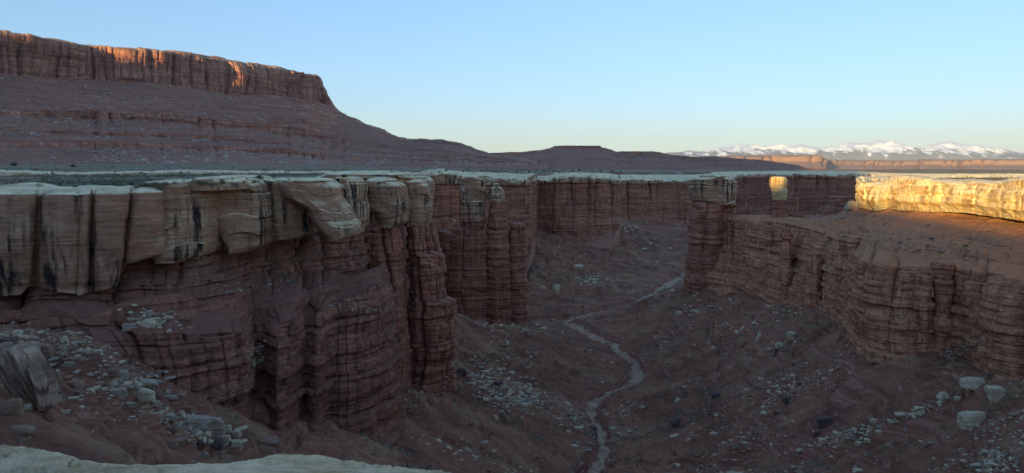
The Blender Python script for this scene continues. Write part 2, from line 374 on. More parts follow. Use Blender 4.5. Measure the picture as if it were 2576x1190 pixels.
m, c, nb = ground_mat('dry_wash_silt', (0.56, 0.33, 0.21), (0.31, 0.155, 0.095), (0.60, 0.43, 0.28), 0.46, 0.58, 0.35, bumpd=0.5)
M_wash = m.out(c, nb)
m, c, nb = ground_mat('plateau_scrubland', (0.36, 0.22, 0.13), (0.24, 0.19, 0.115), (0.25, 0.245, 0.14), 0.40, 0.54, 0.035, streak=(0.7, 0.16, 1.0))
slick = m.noise(m.scale(m.pos, (0.8, 1.6, 1.0)), 0.022, 7, 0.6, 0.3)
yy = m.sep(m.pos)[1]
slk = m.math('MULTIPLY', m.range(slick, 0.545, 0.595), m.math('MULTIPLY', m.range(yy, 1100.0, 600.0), m.attr('rim')))
c = m.mix(slk, c, m.ramp(m.noise(m.scale(m.pos, (0.4, 0.4, 1.5)), 1.0, 6, 0.65), [(0.3, (0.29, 0.235, 0.18)), (0.55, (0.46, 0.39, 0.31))]))
redp = m.range(m.noise(m.scale(m.pos, (0.5, 0.35, 1.0)), 0.012, 6, 0.65), 0.50, 0.56)
c = m.mix(m.math('MULTIPLY', redp, 0.7), c, (0.36, 0.165, 0.095))
c = m.mix(m.range(m.sep(m.nrm)[2], 0.86, 0.7), c, (0.30, 0.125, 0.085))
M_plat = m.out(c, nb)

# ------------------------------------------------------------------ terrain: one polar sheet round the viewpoint
def tps_fit(Q, z, lam=1e-3):
    Q = np.asarray(Q, float) / 100.0; n = len(Q)
    def U(r2): return np.where(r2 > 0, 0.5 * r2 * np.log(r2 + 1e-12), 0)
    K = U(((Q[:, None] - Q[None]) ** 2).sum(-1)) + lam * np.eye(n)
    Pm = np.c_[np.ones(n), Q]
    A = np.zeros((n + 3, n + 3)); A[:n, :n] = K; A[:n, n:] = Pm; A[n:, :n] = Pm.T
    w = np.linalg.solve(A, np.r_[z, 0, 0, 0])
    def ev(X):
        X = np.asarray(X, float) / 100.0; out = np.zeros(len(X))
        for i in range(0, len(X), 60000):
            B = X[i:i + 60000]
            out[i:i + 60000] = U(((B[:, None] - Q[None]) ** 2).sum(-1)) @ w[:n] + w[n] + B @ w[n + 1:]
        return out
    return ev
WASH = [(1470,1240,-64.8),(1480,1190,-64.5),(1503,1150,-64),(1520,1110,-64),(1500,1060,-63.7),(1482,1030,-63.5),(1492,1000,-63),(1530,978,-62.7),(1575,962,-62.4),(1604,940,-62),(1598,910,-61.5),(1570,880,-61),(1540,858,-60.5),(1500,842,-60),(1455,818,-59.5),(1415,803,-59),(1370,800,-58.7),(1330,803,-58.5)]
WASH2 = [(1415,800,-59),(1460,788,-58.4),(1520,775,-57.7),(1590,757,-56.5),(1650,728,-55),(1690,705,-54.5),(1720,690,-54)]
wpts = np.array([PZ(*p) for p in WASH]); wpts2 = np.array([PZ(*p) for p in WASH2])
ctrl = [(1130,985,160),(1150,1100,137),(1050,1120,120),(1180,1185,115),(700,1110,90),(500,1100,76),(200,1050,66),(0,1000,60),(0,850,78),(300,900,82),(620,1060,92),(900,1120,105),
        (1150,800,250),(1150,815,258),(1320,815,262),(1740,735,262),(1850,745,240),(1960,770,210),(2060,785,185),(2120,850,155),(2160,915,135),(2250,945,125),(2400,920,127),(2560,940,112),
        (1800,900,201),(1900,1000,157),(1900,1150,132),(2100,1000,136),(2100,1150,115),(2300,1050,113),(2400,1180,94),(2560,1100,87),(2560,1190,79),(1700,800,246),(1700,1000,179),(1650,1150,149),
        (1400,700,340),(1350,640,370),(1450,600,425),(1580,570,540),(1650,640,430),(1700,600,520),(1900,550,690),(2100,550,680),(1850,560,600),(2000,560,500),(1250,960,187),(1400,1000,175),(1300,1120,142),(1400,880,222)]
fp = np.array([P(*c) for c in ctrl])
extra = np.array([(95,150,-34),(95,200,-38),(95,240,-44),(120,110,-30),(70,60,-32),(40,40,-40),(0,60,-40),(-30,45,-22),(-60,60,-17),(-80,85,-15),(-60,110,-22),(-50,150,-30),(140,260,-50),(300,300,-50),(500,400,-52),(600,700,-50),(800,900,-45),(-30,250,-45),(-40,320,-38),(300,720,-50),(150,600,-50),(40,450,-42),(500,820,-48)], float)
allp = np.r_[fp, wpts, wpts2, extra]
floor_z = tps_fit(allp[:, :2], allp[:, 2], 2e-3)
POLY = np.array([(-75,70),(-50,35),(-22,9),(0,4.8),(22,6),(50,14),(85,60),(104,105),(107,150),(110,190),(112,214),(150,222),(240,220),(600,330),(1000,640),(1000,960),(640,880),(420,800),(300,748),(225,745),(170,655),(80,655),(58,640),(56,480),(55,452),(30,430),(16,436),(6,425),(4,395),(0,369),(-12,364),(-45,350),(-48,330),(-30,215),(-28,190),(-36,176),(-42,150),(-48,130),(-56,112),(-70,104),(-92,100),(-95,85)], float)
def seg_dist(X, A, closed=True):
    d = np.full(len(X), 1e18); n = len(A)
    for i in range(n if closed else n - 1):
        a, b = A[i], A[(i + 1) % n]; ab = b - a
        t = np.clip(((X - a) @ ab) / (ab @ ab), 0, 1)
        d = np.minimum(d, ((X - a - t[:, None] * ab) ** 2).sum(1))
    return np.sqrt(d)
def inside(X, A):
    c = np.zeros(len(X), bool); n = len(A)
    for i in range(n):
        a, b = A[i], A[(i + 1) % n]
        m_ = (a[1] > X[:, 1]) != (b[1] > X[:, 1])
        c ^= m_ & (X[:, 0] < (b[0] - a[0]) * (X[:, 1] - a[1]) / (b[1] - a[1] + 1e-12) + a[0])
    return c
pl = np.array([P(0,412,1250),P(560,413,1700),P(835,417,3000),P(300,440,300),P(200,452,150),P(900,436,400),P(1300,432,700),P(-300,412,1100),P(1500,430,1500),(300,900,-4),(800,1100,-5),(0,-200,-2.5),(-200,0,-2.5),(200,0,-3),(400,100,-3),(150,180,-2.6),(1712,3000,-9),(3000,3000,-10),(0,3000,-2),(-60,130,-2.4),(-60,180,-2.3),(-100,110,-2.2),(450,900,-10),(640,920,-11),(320,770,-5),(800,1000,-11)])
plat_z = tps_fit(pl[:, :2], pl[:, 2], 1e-3)
def radii():
    r = [3.0]
    def run(to, k):
        while r[-1] < to: r.append(r[-1] * (1 + k))
    run(70, .05); run(360, .0034); run(760, .007); run(9000, .016); run(70000, .05)
    return np.array(r)
R_ = radii()
ang = np.concatenate([np.radians(np.linspace(-180, -45, 50, endpoint=False)), np.radians(np.linspace(-45, 45, 1350, endpoint=False)), np.radians(np.linspace(45, 180, 50, endpoint=False))])
gx = np.sin(ang)[:, None] * R_[None]; gy = np.cos(ang)[:, None] * R_[None]
X = np.stack([gx.ravel(), gy.ravel()], -1)
near = (np.abs(X[:, 0]) < 1300) & (X[:, 1] < 1300) & (X[:, 1] > -400)
sd = np.full(len(X), -500.0)
sd[near] = seg_dist(X[near], POLY); sd[near] *= np.where(inside(X[near], POLY), 1, -1)
zp = np.full(len(X), -10.0)
mid = (np.hypot(X[:, 0], X[:, 1]) < 5000)
zp[mid] = np.clip(plat_z(X[mid]), -12, 14)
zp[mid] = zp[mid] * sst(5000, 3000, np.hypot(X[mid, 0], X[mid, 1])) - 10 * sst(3000, 5000, np.hypot(X[mid, 0], X[mid, 1]))
zp[mid] += 0.5 * fbm(X[mid, 0] / 40, X[mid, 1] / 40, 0.5, 4) * sst(20, 60, np.hypot(X[mid, 0], X[mid, 1]))
zf = np.full(len(X), -50.0)
ins = sd > -8
xi = X[ins]
f = floor_z(xi)
dw = np.minimum(seg_dist(xi, wpts[:, :2], False) - 0.2, np.minimum(seg_dist(xi, wpts2[:, :2], False) - 1.5, seg_dist(xi, wpts[12:, :2], False) - 1.2))
dw = dw + 0.35 + 1.5 * noise(xi[:, 0] / 8, xi[:, 1] / 8, 2.2) + 0.9 * noise(xi[:, 0] / 2.6, xi[:, 1] / 2.6, 4.2) + 0.4 * noise(xi[:, 0] / 0.9, xi[:, 1] / 0.9, 1.2)
# ridges and gullies that fall towards the wash, ledges of hard beds, lumps
g = fbm(xi[:, 0] / 30, xi[:, 1] / 30, 1.7, 5, 0.55, True)
f2 = f + (1.7 * g + 1.5 * fbm((0.87 * xi[:, 0] - 0.49 * xi[:, 1]) / 60, (0.49 * xi[:, 0] + 0.87 * xi[:, 1]) / 11, 2.7, 4, 0.55, True) * sst(5, 40, xi[:, 0] + 25) + 0.9 * fbm(xi[:, 0] / 7, xi[:, 1] / 7, 8.1, 4, 0.55) + 1.2 * fbm(xi[:, 0] / 60, xi[:, 1] / 60, 3, 3)) * sst(3, 22, dw)
g3 = fbm(xi[:, 0] / 17 + 0.5 * noise(xi[:, 0] / 9, xi[:, 1] / 9, 1), xi[:, 1] / 17, 21.7, 4, 0.55, True)
f2 = f2 - 1.5 * sst(0.42, 0.85, g3) * sst(4, 18, dw)
hst = 2.6; q = (f2 + 0.8 * noise(xi[:, 0] / 25, xi[:, 1] / 25, 6.6)) / hst; qf = q - np.floor(q)
terr = (np.floor(q) + sst(0.62, 0.86, qf)) * hst - 0.8 * noise(xi[:, 0] / 25, xi[:, 1] / 25, 6.6)
tw = np.clip(fbm(xi[:, 0] / 26, xi[:, 1] / 26, 12.5, 3) * 2.0, 0, 0.8) * sst(4, 14, dw)
f2 = f2 * (1 - tw) + terr * tw
f2 += 0.28 * fbm(xi[:, 0] / 1.8, xi[:, 1] / 1.8, 5.5, 3, 0.6) * sst(1.5, 4, dw)
bank = sst(1.7, 3.4, dw)
f2 = f2 - 1.9 * (1 - bank) + 0.06 * noise(xi[:, 0], xi[:, 1], 0)
zf[ins] = f2
mixk = sst(-5, 5, sd)
zz = zp * (1 - mixk) + zf * mixk
TV = np.c_[X, zz]
faces = grid_faces(len(ang), len(R_), True)
fin = mixk[faces].mean(1) > 0.5
dwall = np.full(len(X), 99.0); dwall[ins] = dw
fw = (dwall[faces].mean(1) < 1.75) & fin
def sub(name, sel, mat, attrs=None):
    used = np.unique(faces[sel]); mp = np.full(len(X), -1, np.int64); mp[used] = np.arange(len(used))
    me = mesh_np(name, TV[used], mp[faces[sel]][:, ::-1], True, {k: v[used] for k, v in (attrs or {}).items()})
    return struct(link(name, me, mat))
rim = sst(-420, -60, sd) * sst(0, -8, sd) + sst(-60, 0, sd)
T_floor = sub('canyon_floor', fin & ~fw, M_floor)
T_wash = sub('dry_wash', fw, M_wash)
T_plat = sub('plateau', ~fin, M_plat, {'rim': np.clip(rim, 0, 1)})

# ------------------------------------------------------------------ canyon walls
RK = dict(bed=1.3, strata=0.46, slit=0.5, flute=9.0, fluteA=1.5, joint=2.6, jointA=0.45, blockA=0.4, nz=0.5)
# the near wall on the left: a smooth alcoved caprock face
def cap_col(u, d, vb, vt=476, vr=None):
    du = float(np.interp(u, [-120, 0, 84, 110, 165, 222, 240, 280, 318, 340, 395, 436], [0, 4, -14, -16, 2, -6, -8, 4, -26, -28, -4, 0]))
    k = min(d, 90.5 + 0.03 * max(u - 250, 0))
    return [(u, vt - 4, k + 17), (u, vt - 7, k + 9), (u, vt, k + 2.2), (u + 0.1 * du, vt + 12, 0.6 * k + 0.4 * d + 0.2), (u + 0.5 * du, 0.5 * (vt + vb), d - 0.2), (u + du, vb, d + 0.6), (u + du, vb + 4, d + 6), (u + du, vb + 60, d + 7)]
ac = [(-420,76,800,490),(-260,80,790,484),(-120,84,775,480),(-20,86.6,750,477),(60,87.4,742,477),(84,87.9,725,477),(94,89.6,722,478),(108,89.4,722,478),(120,88.0,728,477),(165,87.6,740,476),(205,88.0,745,476),(222,88.5,738,476),(231,90.4,736,476),(240,90.4,736,476),(250,89.4,732,476),(280,89.6,722,476),(306,90.2,712,476),(318,90.8,700,475),(328,93.0,682,475),(340,92.8,668,474),(352,91.9,660,473),(395,94.0,640,472),(414,95.6,632,472),(424,97.6,626,473),(436,103,625,474)]
me = net('left_cliff', [cap_col(*a) for a in ac], [0.5, 0.9, 1, 1, 1, 1, 1, 1], 620, 330, cap=[1, 1, 1, 1, 1, 1, 0.5, 0],
         kw=dict(bed=3.2, strata=0.10, slit=0.12, flute=14, fluteA=0.35, joint=6.0, jointA=0.10, blockA=0.05, nz=0.28, big=0.5), smooth_n=2)
struct(link('canyon_cliff', me, M_alcove))
# red ledges and benches under that caprock
lc = [[(-300,760,86),(-300,800,84),(-300,820,80),(-300,840,79),(-300,900,77),(-300,960,60)],
      [(-120,740,88),(-120,780,86),(-120,800,83),(-120,815,82),(-120,850,80),(-120,900,70)],
      [(0,725,90),(0,770,88),(0,795,84),(0,805,83),(0,838,82),(0,890,74)],
      [(120,690,92),(120,760,90),(120,792,86),(120,806,85),(130,850,83),(150,910,74)],
      [(250,705,93),(250,765,91),(250,795,87),(280,830,86),(310,890,84),(350,960,78)],
      [(330,655,97),(335,765,94),(340,790,89),(350,835,86),(380,905,85),(420,990,80)],
      [(425,640,100),(425,730,96),(430,775,92),(450,838,87),(470,930,86),(500,1010,83)],
      [(500,635,103),(500,730,98),(505,780,95),(520,838,89),(540,950,88),(560,1050,86)],
      [(560,630,108),(560,690,104),(565,770,98),(590,834,90.5),(596,960,90),(620,1060,89)],
      [(600,625,111),(600,690,108),(610,775,101),(612,838,93),(616,965,92),(640,1070,90)],
      [(625,620,114),(625,690,111),(634,780,105),(640,852,101.5),(640,950,100),(650,1080,92)],
      [(662,612,117),(665,688,113),(670,775,105),(668,838,102),(664,960,100),(670,1085,93)],
      [(690,606,119),(692,686,115),(696,765,105),(694,818,98),(690,990,95.5),(700,1090,93)],
      [(735,600,122),(738,684,118),(745,760,106),(745,800,101.5),(735,1000,98),(755,1098,94)],
      [(765,596,125),(768,682,122),(772,755,112),(772,800,106.5),(765,990,103),(785,1100,97)],
      [(800,592,128),(802,678,125),(806,742,113),(803,772,106.5),(796,1015,101),(820,1105,98)],
      [(838,590,131),(842,685,128),(846,735,118),(842,775,112),(836,990,107),(850,1103,101)],
      [(870,590,134),(880,690,131),(890,720,122),(880,745,114),(870,1000,107),(890,1100,103)],
      [(908,590,138),(910,695,136),(945,700,128),(955,715,120),(960,985,113),(980,1070,110)],
      [(912,590,142),(915,700,141),(962,700,136),(972,720,127),(1004,990,118),(1020,1060,116)],
      [(908,590,150),(915,700,150),(955,700,150),(965,720,146),(1000,980,138),(1010,1040,136)]]
lc = [c[:5] + [(c[4][0], c[4][1] + 220, c[4][2] - 4)] for c in lc]
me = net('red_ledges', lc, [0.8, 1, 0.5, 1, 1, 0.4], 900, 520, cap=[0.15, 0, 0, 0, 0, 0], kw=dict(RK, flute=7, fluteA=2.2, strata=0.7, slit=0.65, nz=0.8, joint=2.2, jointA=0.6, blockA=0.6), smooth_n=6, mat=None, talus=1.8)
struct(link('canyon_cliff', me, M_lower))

# far walls of the canyon: pale rim, red face, talus foot
def wall_col(u, d, vt, vb, capf=0.095, foot=22, run=16, back=30):
    vc = vt + (vb - vt) * capf; px = F / d
    return [(u, vt - 14 * (vt - HOR) / 30.0, d + back), (u, vt - 3 * px * 0.1, d + 6), (u, vt, d + 1), (u, vt + 1.4 * px, d - 0.6), (u, vc, d - 0.4), (u, vc + 0.3 * px, d + 0.8), (u, vb, d - 2), (u, vb + foot, d - run), (u, vb + 2.4 * foot, d - run * 1.6)]
WC = [1, 1, 1, 1, 1, 0, 0, 0, 0]; WW = [0.2, 0.6, 0.8, 1, 1, 1, 1, 0.4, 0.2]
w2 = [(1060,300,441,730),(1085,322,436,700),(1120,330,436,690),(1150,333,437,690),(1200,340,441,680),(1240,346,444,670),(1290,350,446,655),(1318,352,448,640),(1338,360,446,610),(1346,395,447,600),(1352,425,448,595),(1372,424,446,600),(1400,418,444,612),(1440,418,443,612),(1480,424,444,600),(1520,430,445,590),(1548,438,452,580),(1556,470,452,570),(1553,540,452,560)]
me = net('back_wall', [wall_col(*a) for a in w2], WW, 900, 330, cap=WC, kw=dict(RK, bed=1.9, flute=11, fluteA=2.4, joint=3.4, blockA=0.5, strata=0.4, slit=0.4), smooth_n=6, rimz=1.1, rim_rows=(1, 2, 3))
struct(link('canyon_cliff', me, M_rock))
w3 = [(1535,610,450,560),(1560,622,452,560),(1620,628,452,558),(1680,630,452,556),(1735,628,452,556),(1790,650,448,553),(1850,690,444,549)]
me = net('far_wall', [wall_col(*a) for a in w3], WW, 520, 190, cap=WC, kw=dict(RK, bed=2.4, flute=12, fluteA=2.6, joint=4, strata=0.5, slit=0.5), smooth_n=4, rimz=1.3, rim_rows=(1, 2, 3))
struct(link('canyon_cliff', me, M_rock))
w4 = [(1780,690,441,548),(1850,720,438,545),(1920,735,437,542),(1990,740,437,540),(2060,735,437,541),(2110,735,438,542),(2150,745,438,540),(2200,800,442,536),(2300,870,447,530),(2420,900,448,525),(2576,930,448,520),(2750,960,448,520)]
me = net('far_wall', [wall_col(*a, capf=0.10) for a in w4], WW, 760, 170, cap=WC, kw=dict(RK, bed=2.4, flute=16, fluteA=3.6, joint=5, strata=0.5, slit=0.5), smooth_n=4, rimz=1.2, rim_rows=(1, 2, 3))
struct(link('canyon_cliff', me, M_lower))  # shade-darkened copy again, so the balanced rock stands out

# the wall on the right: a bench under the sunlit ledge, then the fluted red cliff
rc = [[(1780,545,266),(1780,547,264),(1780,549,262),(1780,553,261),(1780,640,259),(1780,745,252),(1780,775,240)],
      [(1856,545,262),(1856,547,258),(1856,549,254),(1858,553,251),(1860,640,247),(1860,745,239),(1858,775,226)],
      [(1920,546,256),(1915,548,248),(1910,551,240),(1908,556,236),(1910,650,230),(1912,758,223),(1915,790,208)],
      [(1990,549,254),(1985,551,240),(1980,556,225),(1978,561,221),(1975,660,214),(1975,775,206),(1980,810,188)],
      [(2020,552,252),(2030,556,232),(2040,566,210),(2038,576,203),(2030,660,196),(2030,782,192),(2030,815,174)],
      [(2090,545,245),(2090,560,222),(2090,582,195),(2085,595,186),(2075,680,181),(2068,788,180),(2065,830,160)],
      [(2150,522,224),(2150,550,204),(2145,595,176),(2130,615,168),(2118,700,165),(2110,808,163),(2100,870,140)],
      [(2210,498,205),(2200,545,186),(2180,612,157),(2165,650,148),(2150,740,146),(2150,880,141),(2135,930,122)],
      [(2260,500,192),(2250,550,172),(2215,630,148),(2200,662,139),(2180,760,137),(2180,925,132),(2165,960,114)],
      [(2330,505,180),(2310,560,160),(2280,640,142),(2270,668,134),(2255,780,131),(2255,945,126),(2245,985,108)],
      [(2400,512,170),(2380,565,152),(2350,640,138),(2345,672,132),(2345,790,130),(2350,925,127),(2360,975,108)],
      [(2470,520,160),(2450,570,146),(2430,650,133),(2425,680,127),(2425,790,126),(2430,915,124),(2440,970,106)],
      [(2560,528,148),(2540,580,136),(2510,660,124),(2500,690,117),(2490,800,115),(2490,935,113),(2490,985,98)],
      [(2680,545,135),(2660,600,126),(2620,680,115),(2600,710,109),(2590,820,108),(2590,950,106),(2590,1000,92)],
      [(2900,560,120),(2880,620,115),(2800,690,108),(2780,720,102),(2770,830,100),(2760,960,98),(2760,1010,85)]]
rc = [c[:6] + [(c[5][0], c[5][1] + 75, c[5][2] - 5)] for c in rc]
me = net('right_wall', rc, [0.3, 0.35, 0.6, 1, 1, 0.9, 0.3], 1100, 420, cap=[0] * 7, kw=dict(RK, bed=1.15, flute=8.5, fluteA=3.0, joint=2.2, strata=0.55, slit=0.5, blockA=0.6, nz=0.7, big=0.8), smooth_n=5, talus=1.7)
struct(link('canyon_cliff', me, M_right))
# the back of that promontory, which drops into the basin behind
bk = [[tuple(P(u, v, d)), (p0 := P(u, v, d), (p0[0] + 6, p0[1] + 10, p0[2] - 18))[1], (p0[0] + 14, p0[1] + 26, -52)] for u, v, d in [(1846,545,262),(1920,546,256),(1990,549,254),(2020,552,252),(2090,545,245),(2150,522,224),(2210,498,205)]]
me = net('promontory_back', bk, [0.3, 1, 0.5], 200, 60, cap=[0, 0, 0], kw=RK, pix=False)
struct(link('canyon_cliff', me, M_rock))

# ------------------------------------------------------------------ far country
def fcol(u, *vd): return [(u, v, d) for v, d in vd]
ms = [(-330, 20, 165, 262, 282, 368, 408, 1620),(-150, 62, 183, 268, 288, 368, 410, 1807),(0, 82, 189, 272, 292, 370, 413, 1913),(60, 88, 192, 272, 292, 371, 413, 1947),(130, 102, 196, 274, 294, 372, 414, 2031),(200, 110, 200, 276, 297, 373, 414, 2083),(300, 119, 205, 281, 302, 374, 414, 2144),(400, 128, 210, 286, 307, 376, 414, 2209),(480, 139, 222, 293, 313, 377, 415, 2294),(560, 151, 234, 300, 320, 379, 415, 2403),(640, 163, 238, 306, 327, 385, 416, 2504),(700, 172, 243, 312, 334, 390, 417, 2593),(760, 184, 249, 322, 340, 393, 418, 2722),(800, 193, 254, 332, 347, 396, 418, 2890),(815, 224, 258, 336, 350, 398, 418, 2950),(830, 256, 264, 345, 358, 401, 419, 2990),(850, 280, 286, 346, 356, 402, 419, 3020),(880, 294, 299, 349, 356, 402, 419, 3060),(910, 308, 312, 355, 361, 403, 419, 3090),(960, 329, 333, 364, 369, 404, 419, 3110),(1000, 346, 350, 372, 377, 406, 420, 3120),(1060, 350, 354, 378, 383, 408, 421, 3080),(1110, 354, 358, 381, 386, 409, 421, 3040),(1150, 361, 365, 384, 388, 411, 422, 3000),(1200, 378, 381, 392, 396, 413, 423, 2920),(1240, 391, 393, 400, 403, 415, 424, 2850),(1300, 402, 404, 408, 410, 418, 425, 2800),(1380, 414, 415, 417, 418, 422, 426, 2780)]
mcols = []
for u, a, b, c_, e, g_, h_, d in ms:
    m1 = 0.55 * e + 0.45 * g_; m2 = 0.48 * e + 0.52 * g_; m3 = 0.2 * e + 0.8 * g_
    mcols.append([(u, a + 3, d + 300), (u, a, d + 12), (u, a + 0.07 * (b - a), d + 3), (u, a + 0.14 * (b - a), d), (u, b, d - 14), (u, b + 4, d - 32), (u, c_, d * 0.905), (u, c_ + 4, d * 0.90), (u, e, d * 0.897), (u, m1, d * 0.853), (u, m2, d * 0.85), (u, m3, d * 0.79), (u, g_, d * 0.786), (u, h_ - 8, d * 0.68), (u, h_ + 6, d * 0.60)])
me = net('mesa', mcols, [0.2, 0.7, 1, 1, 1, 0.4, 0.45, 0.9, 0.9, 0.5, 0.9, 0.45, 0.9, 0.2, 0.1], 1300, 640, cap=[0.0, 0.2, 0.1] + [0] * 12,
         kw=dict(bed=2.2, strata=0.14, slit=0.08, flute=7, fluteA=1.7, joint=2.6, jointA=1.3, blockA=1.5, bb=0.2, nz=1.0, big=6.0), tier=dict(bed=0.8, strata=0.7, slit=0.5, flute=11, fluteA=1.4, joint=3, jointA=0.3, blockA=0.5, nz=0.9, big=2.0), smooth_n=5, scale=8.0, talus=1.0, rimz=0.55, rim_rows=(0, 1))
struct(link('mesa', me, M_far))
hs = [(1060,400,5200,2),(1130,394,5100,3),(1190,391,4900,4),(1232,389,4750,6),(1280,386,4800,6),(1330,383,4850,6),(1380,376,4900,6),(1400,372,4900,5),(1455,372,4900,5),(1515,374,4900,5),(1560,386,4850,6),(1650,387,4700,7),(1700,393,4550,7),(1760,398,4400,6),(1830,401,4250,6),(1900,405,4100,5),(1960,412,3950,4),(2000,420,3850,3),(2030,426,3800,1),(2080,429,3750,0.5)]
hcols = []
for u, a, d, c_ in hs:
    d = d * 0.66
    L = 427 - a
    hcols.append([(u, a + 4, d + 500), (u, a, d), (u, a + min(c_, L * .2), d - 6), (u, a + 0.45 * L, d - 0.16 * d * L / 80), (u, a + 0.52 * L, d - 0.165 * d * L / 80), (u, a + 0.75 * L, d - 0.24 * d * L / 80), (u, a + 0.80 * L, d - 0.245 * d * L / 80), (u, 429, d - 0.33 * d * min(L, 80) / 80 - 100)])
me = net('hills', hcols, [0.2, 0.6, 0.9, 0.7, 1, 0.7, 1, 0.1], 900, 160, cap=[0] * 8,
         kw=dict(bed=1.2, strata=0.6, slit=0.4, flute=12, fluteA=0.6, joint=5, jointA=0.3, blockA=0.4, nz=0.9, big=0.9), smooth_n=5, scale=10.0)
struct(link('hills', me, M_far))
# red tablelands on the horizon
ts = [(1640,399,402,11500),(1720,398,402,11500),(1790,397,403,11400),(1880,394,404,11300),(1960,393,406,11200),(2030,393,407,11000),(2052,393,408,11000),(2070,400,412,11050),(2078,404,413,11400),(2090,405,414,12400),(2180,405,415,12800),(2300,406,416,13000),(2330,404,415,12000),(2400,404,417,11800),(2415,405,417,12600),(2480,403,416,12500),(2576,403,416,12200),(2750,402,415,12000)]
tc = [[(u, a - 0.6, d + 2500), (u, a, d), (u, b, d - 60), (u, 0.35 * b + 0.65 * 428, d - 500), (u, 430, d - 900)] for u, a, b, d in ts]
me = net('tableland', tc, [0.2, 1, 1, 0.7, 0.1], 900, 90, cap=[0.15, 0, 0, 0, 0], kw=dict(bed=1.4, strata=0.6, slit=0.4, flute=8, fluteA=2.6, joint=3, jointA=0.5, blockA=0.4, nz=0.9, big=1.2), smooth_n=3, scale=25.0)
M_table = rock_mat('tableland_rock', k=25.0, red=[(0.22, (0.20, 0.085, 0.055)), (0.42, (0.32, 0.15, 0.10)), (0.6, (0.40, 0.21, 0.145)), (0.8, (0.46, 0.29, 0.21))], soil=(0.34, 0.19, 0.13), streakiness=0.6)
struct(link('tableland', me, M_table))
# snow mountains
DM = 32000.0
sk = [(100,362),(200,355),(250,338),(310,318),(360,326),(400,330),(460,316),(520,300),(590,293),(620,297),(660,285),(720,293),(760,287),(820,298),(900,287),(930,292),(960,293),(1000,300),(1065,287),(1110,300),(1190,310),(1240,304),(1290,295),(1370,262),(1430,275),(1500,268),(1540,266),(1580,253),(1620,265),(1670,257),(1740,285),(1800,305),(1880,308),(1960,285),(2060,265),(2120,285),(2200,295),(2280,305),(2330,305),(2420,322),(2500,335),(2576,350),(2700,352),(2900,365)]
su = np.array([(2500 + a / 1.7173) * 0.644 for a, b in sk]); sv = np.array([257.6 + b * 0.375 for a, b in sk])
nU, nR = 900, 150
uu = np.linspace(1560, 2780, nU); vv = np.interp(uu, su, sv); hh = (HOR - vv) / F * DM
rr = np.linspace(-1, 1, nR)
mx = ((uu - CX) / F)[:, None] * (DM + rr[None] * 3200); my = np.broadcast_to(DM + rr[None] * 3200, mx.shape)
rid = fbm(mx / 3000, my / 2200, 3.3, 5, 0.5, True); rid2 = fbm(mx / 900, my / 1300, 9.3, 4, 0.5, True)
env = (1 - np.abs(rr)[None]) ** 1.15
base = 350 + 100 * noise(mx / 3000, my / 3000, 1)
mz = base * np.minimum(1, (1 - np.abs(rr)[None]) * 5) + np.maximum(hh[:, None] - 350, 0) * env + (260 * rid + 70 * rid2) * (1 - np.abs(rr)[None] ** 4) * np.clip(np.abs(rr)[None] * 3.0, 0.10, 1)
me = mesh_np('mountains', np.stack([mx, my, mz], -1).reshape(-1, 3), grid_faces(nU, nR)[:, ::-1])
m = N('mountain_snow'); up = m.sep(m.nrm)[2]; zc = m.sep(m.pos)[2]
n1 = m.noise(m.pos, 0.0012, 8, 0.65)
sn = m.math('ADD', m.range(zc, 420.0, 1250.0), m.math('ADD', m.math('MULTIPLY', m.math('SUBTRACT', n1, 0.5), 0.8), m.math('MULTIPLY', m.math('SUBTRACT', m.noise(m.scale(m.pos, (1, 0.5, 0.6)), 0.0028, 6, 0.68), 0.5), 1.7)))
col = m.mix(m.range(sn, 0.26, 0.46), m.mix(n1, (0.10, 0.115, 0.15), (0.20, 0.21, 0.24)), (0.72, 0.75, 0.82))
struct(link('mountains', me, m.out(col, m.bump(m.noise(m.pos, 0.004, 6, 0.65), 0.8, 60))))
# unseen ridge added behind the viewpoint, crest shaped to set the evening shadow line
prof = [(-4500,560),(-3000,450),(-2300,425),(-2100,422),(-1800,425),(-1467,418),(-1072,375),(-564,300),(-300,130),(-153,66),(-113,66),(-97,60),(-89,12),(-83,5.0),(-70,0.5),(-58,-5.4),(-51,1),(-40,1),(-31,-12),(7,-20.5),(25,-21),(50,10),(90,40),(200,70),(600,120),(2000,200),(5000,200)]
te = math.tan(SUN_EL)
pw = np.array([p[0] for p in prof], float); ph = np.array([p[1] for p in prof], float)
ww_ = np.unique(np.concatenate([np.linspace(-4500, 5000, 500), np.linspace(-260, 220, 260)]))
A0 = np.interp(ww_, [-3000, -700, -160, 100, 700], [-3200, -2300, -450, -450, -1500])
top = np.interp(ww_, pw, ph) + (220 - A0) * te
fr = [(0, 1.0), (-60, 1.0), (-200, 0.55), (-700, -0.02)]
rows = [(170, -0.02), (110, 0.3), (60, 0.62), (45, 0.97)] + fr
va = np.array([r[0] for r in rows]); vz = np.array([r[1] for r in rows])
aw = A0[:, None] + va[None] * np.interp(ww_, [-700, -160], [4, 1])[:, None] + 0 * ww_[:, None]; wv = ww_[:, None] + 0 * va[None]
ox = wv * SY + aw * SX; oy = -wv * SX + aw * SY
oz = np.where(vz[None] >= 1.0, top[:, None], -3 + (top[:, None] + 3) * vz[None])
me = mesh_np('ridge', np.stack([ox, oy, oz], -1).reshape(-1, 3), grid_faces(len(ww_), len(rows)))
struct(link('ridge', me, M_far))

